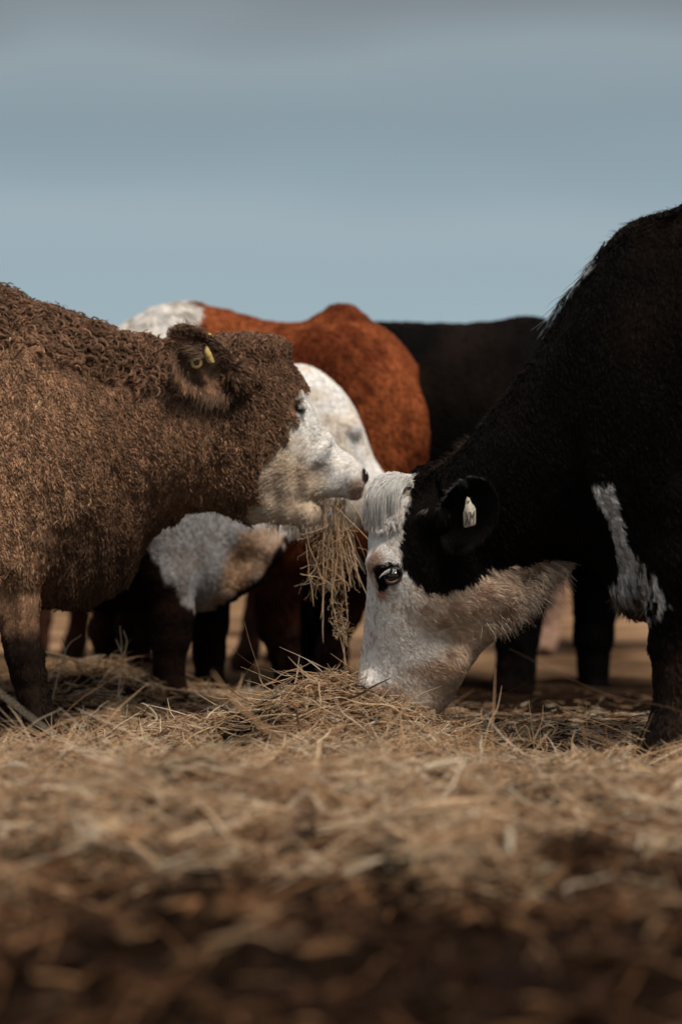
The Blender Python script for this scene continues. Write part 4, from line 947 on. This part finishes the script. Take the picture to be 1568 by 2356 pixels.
def far_cow(D, u0, yaw, facing, label, coat, sock, scale=1.0, sockv=.35, group=None):
    """a whole standing cow in metres: withers 1.32, facing +1 right or -1 left"""
    fr = Frame(D, yaw, u0); x0 = fr.loc(u0, 1200)[0]; C = Cow.__new__(Cow); C.fr = fr; C.x0 = x0-1.3; C.x1 = x0+1.3; C.extra = []
    S = Solid((C.x0, -.42, -.02), (C.x1, .42, 1.5), .013); C.s = S; f = facing; k = scale
    X = lambda a: x0+f*a*k
    S.loft([(X(a), b*k, X(c), d*k, w_*k) for a, b, c, d, w_ in [(-.86, 1.05, -.86, .75, .08), (-.80, 1.24, -.78, .66, .22), (-.55, 1.31, -.5, .58, .29), (-.1, 1.28, -.1, .52, .33), (.3, 1.31, .3, .52, .30), (.5, 1.30, .55, .58, .23), (.68, 1.24, .75, .72, .16), (.85, 1.2, .92, .85, .13), (.95, 1.1, .98, .95, .08)]])
    S.loft([(X(.84), 1.2*k, X(.88), .92*k, .09*k), (X(.95), 1.24*k, X(.92), .88*k, .12*k), (X(1.08), 1.12*k, X(1.0), .82*k, .11*k), (X(1.2), .94*k, X(1.1), .74*k, .075*k), (X(1.26), .84*k, X(1.2), .74*k, .055*k)], .04)
    for c in (-1, 1):
        S.chain([(X(.42), c*.15, .7*k, .15*k), (X(.40), c*.16, .52*k, .085*k), (X(.42), c*.16, .36*k, .062*k), (X(.42), c*.16, .2*k, .042*k), (X(.44), c*.16, .08*k, .046*k), (X(.46), c*.16, .03, .055*k)], .03)
        S.chain([(X(-.6), c*.15, .8*k, .19*k), (X(-.52), c*.16, .6*k, .11*k), (X(-.66), c*.16, .42*k, .062*k), (X(-.62), c*.16, .22*k, .04*k), (X(-.6), c*.16, .08*k, .045*k), (X(-.57), c*.16, .03, .055*k)], .03)
    def pattern(V, uv):
        o = mixc(np.array(coat)*.7, np.array(coat)*1.3, vnoise(V, .1))
        return mixc(o, mixc(np.array(sock), np.array(coat), sstep(.5, .8, vnoise(V+2, .08))), sstep(sockv+.06, sockv-.06, V[:, 2]+.12*(vnoise(V, .1)-.5)))
    C.build(label, 'cow', pattern, sm=3, xc=x0, group=group)
    bfur(C, 9000, .018, pattern, dens=lambda c, n: (c[:, 2] < .9)*1.0+.05)
    return C

brown = brown_cow()
graze = grazing_cow()
white_headed_cow(); red_cow(); black_cow()
far_cow(11.6, 1420, R(20), -1, 'distant dark cow with pale lower legs showing between the black legs', (.045, .022, .015), (.42, .27, .20), 1.0, .42)
far_cow(10.6, 330, R(-25), -1, 'distant dark brown cow behind the shaggy brown cow, only legs showing', (.05, .022, .014), (.05, .025, .018), 1.0, .1)
#INSERT_DETAILS
# =================================================================== LOOSE HAY AND STALKS
def wisp():
    """hay gripped between the brown cow's lips and hanging down"""
    C = brown; fr = C.fr; Pl = []; rl = []; cl = []
    K = 10; t = np.linspace(0, 1, K)
    def add(start, ends, rad, bow, col):
        a = np.array(start); b_ = np.array(ends); side = np.array([bow[0], bow[1], 0.0])
        q = a+(b_-a)*t[:, None]+side*np.sin(t*math.pi)[:, None]; q += np.cumsum(rng.normal(0, .0012, (K, 3)), 0)
        Pl.append(q); rl.append(rad*np.array([.7]+[1]*(K-2)+[.4])); cl.append(col)
    def pick(): return HAYC[rng.choice(7, p=(.25, .25, .2, .08, .12, .05, .05))]*rng.uniform(.75, 1.15)
    m = lambda: (rng.uniform(742, 796), 1158+rng.normal(0, 5))
    for i in range(85):      # tangled bundle under the mouth
        u0, v0 = m(); c0 = rng.uniform(-.07, .03); ln = 25+165*rng.random()**1.6
        th = rng.normal(.0, .34); u1 = u0+math.sin(th)*ln*.9-3; v1 = v0+math.cos(th)*ln
        add(C.px(u0, v0-10, c0), C.px(u1, v1, c0+rng.normal(0, .03)), rng.uniform(.0004, .0009), (rng.normal(0, .012), rng.normal(0, .008)), pick())
    for i in range(230):     # loose net of bits further down
        u0 = 764+rng.normal(0, 26); v0 = rng.uniform(1190, 1345); th = rng.uniform(0, 6.28); ln = rng.uniform(15, 60)
        if u0 < 690 or u0 > 825: continue
        c0 = rng.uniform(-.06, .02)
        add(C.px(u0, v0, c0), C.px(u0+math.cos(th)*ln*.8, v0+abs(math.sin(th))*ln+8, c0+rng.normal(0, .01)), rng.uniform(.0005, .001), (rng.normal(0, .011), 0), pick())
    for u0, v0, u1, v1 in [(745, 1200, 745, 1478), (770, 1180, 768, 1390), (778, 1190, 795, 1430), (765, 1230, 770, 1400), (790, 1200, 822, 1320), (800, 1230, 830, 1352), (785, 1250, 808, 1345), (760, 1380, 796, 1560), (790, 1430, 797, 1565), (775, 1400, 800, 1490), (705, 1250, 720, 1390), (700, 1200, 735, 1340), (690, 1320, 745, 1330), (735, 1260, 705, 1330), (810, 1160, 835, 1205), (770, 1165, 893, 1302), (735, 1165, 690, 1160), (800, 1255, 845, 1375), (755, 1210, 692, 1230), (720, 1230, 680, 1247), (762, 1260, 740, 1420)]:
        add(C.px(u0, v0, -.05), C.px(u1, v1, -.05), .0011, (rng.normal(0, .006), 0), HAYC[1]*1.05)
    for i in range(90):      # knot at the lower end
        u0 = 782+rng.normal(0, 9); v0 = rng.uniform(1385, 1465); th = rng.uniform(0, 6.28); ln = rng.uniform(10, 30)
        add(C.px(u0, v0, -.05+rng.normal(0, .006)), C.px(u0+math.cos(th)*ln*.7, v0+math.sin(th)*ln, -.05), .0007, (rng.normal(0, .004), 0), pick())
    Pw = fr.world(np.array(Pl).reshape(-1, 3)).reshape(-1, K, 3)
    root = fr.world(np.array([C.px(767, 1158, -.02)]))[0]
    o = curves_obj('hay_wisp', Pw-root, np.array(rl), np.array(cl), M_hay); o.location = root
    tag(o, 'tangled wisp of hay hanging from the brown cow\'s mouth', 'hay')
wisp()

def stalk(name, label, pts, d, r, col, extra=(), cat='dry stalk'):
    """pts px path at depth d (from the ground up); extra: further branches"""
    def w3(p): dd = p[2] if len(p) > 2 else d; return np.array([(p[0]-CX)/FPX*dd, dd, CAM_H-(p[1]-HV)/FPX*dd])
    base = w3(pts[0]); base[2] = min(base[2], float(hz(base[0], base[1])))
    P = []; Rr = []; K = 14
    for q in [pts]+list(extra):
        X = np.array([w3(a) for a in q]); 
        if q is pts: X = np.concatenate([[base], X[1:]])
        P.append(catmull(X, K)); Rr.append(np.linspace(r, r*.45, K))
    o = curves_obj(name, np.array(P)-base, np.array(Rr), np.tile(col, (len(P), 1)), M_hay); o.location = base
    return tag(o, label, cat, 'dry stalks standing up out of the hay')
PALE = (.74, .60, .42); TAN = (.50, .34, .19); DKB = (.03, .018, .012)
stalk('dry_stalk', 'folded pale straw standing like an upside-down V left of the grazing muzzle', [(668, 1625), (690, 1530), (703, 1620)], 6.7, .0012, PALE)
stalk('dry_stalk', 'curling pale weed with several bent blades right of the grazing muzzle', [(1232, 1790), (1226, 1700), (1215, 1610)], 6.25, .0013, TAN,
      [[(1226, 1712), (1238, 1682), (1262, 1668), (1276, 1680), (1264, 1696)], [(1224, 1706), (1190, 1700), (1150, 1712), (1118, 1690)], [(1228, 1708), (1262, 1740), (1276, 1790)], [(1224, 1706), (1245, 1660), (1248, 1622)], [(1222, 1706), (1205, 1670), (1160, 1720)]])
stalk('dry_stalk', 'thin straight stem standing alone in the dark soil right of the curling weed', [(1350, 1770), (1349, 1690), (1347, 1622)], 6.3, .0011, TAN)
stalk('dry_stalk', 'dark curled twig hooked over the hay near the grazing cow\'s hoof', [(1330, 1790), (1318, 1760), (1320, 1725), (1345, 1718)], 6.15, .0012, DKB)
stalk('dry_stalk', 'pale forked stalk rising behind the hay at the brown cow\'s chest', [(268, 1580), (280, 1510), (276, 1440)], 7.6, .0022, PALE, [[(280, 1500), (266, 1470)], [(279, 1520), (292, 1480), (284, 1450)]])
stalk('dry_stalk', 'pale stalks leaning right beside the brown cow\'s front leg', [(112, 1545), (150, 1500), (188, 1460)], 7.5, .0021, PALE, [[(112, 1560), (140, 1525), (170, 1512)], [(150, 1540), (150, 1500), (142, 1465)]])
stalk('dry_stalk', 'fine long stem slanting up left between the dark back legs', [(625, 1620), (600, 1560), (575, 1480), (562, 1430)], 7.0, .0007, TAN)
stalk('dry_stalk', 'bent straw angling up to the grazing cow\'s nose', [(740, 1625), (790, 1575), (818, 1545), (822, 1522), (835, 1520)], 6.45, .0012, TAN, [[(760, 1580), (818, 1545)]])
stalk('dry_stalk', 'fine stem leaning against the grazing cow\'s front hoof', [(1440, 1740), (1480, 1690), (1502, 1640)], 5.8, .0007, TAN)
stalk('dry_stalk', 'short blurred dark stub upright in the foreground straw', [(1456, 1875), (1452, 1850), (1449, 1800)], 5.0, .005, DKB)
stalk('dry_stalk', 'reddish stem upright before the grazing cow\'s front hoof', [(1560, 1830), (1556, 1790), (1552, 1745)], 5.7, .0016, (.22, .10, .06))
stalk('dry_stalk', 'long pale blade arched over dark litter in the near foreground', [(880, 2180), (960, 2165), (1050, 2130), (1110, 2090)], 3.9, .004, TAN)
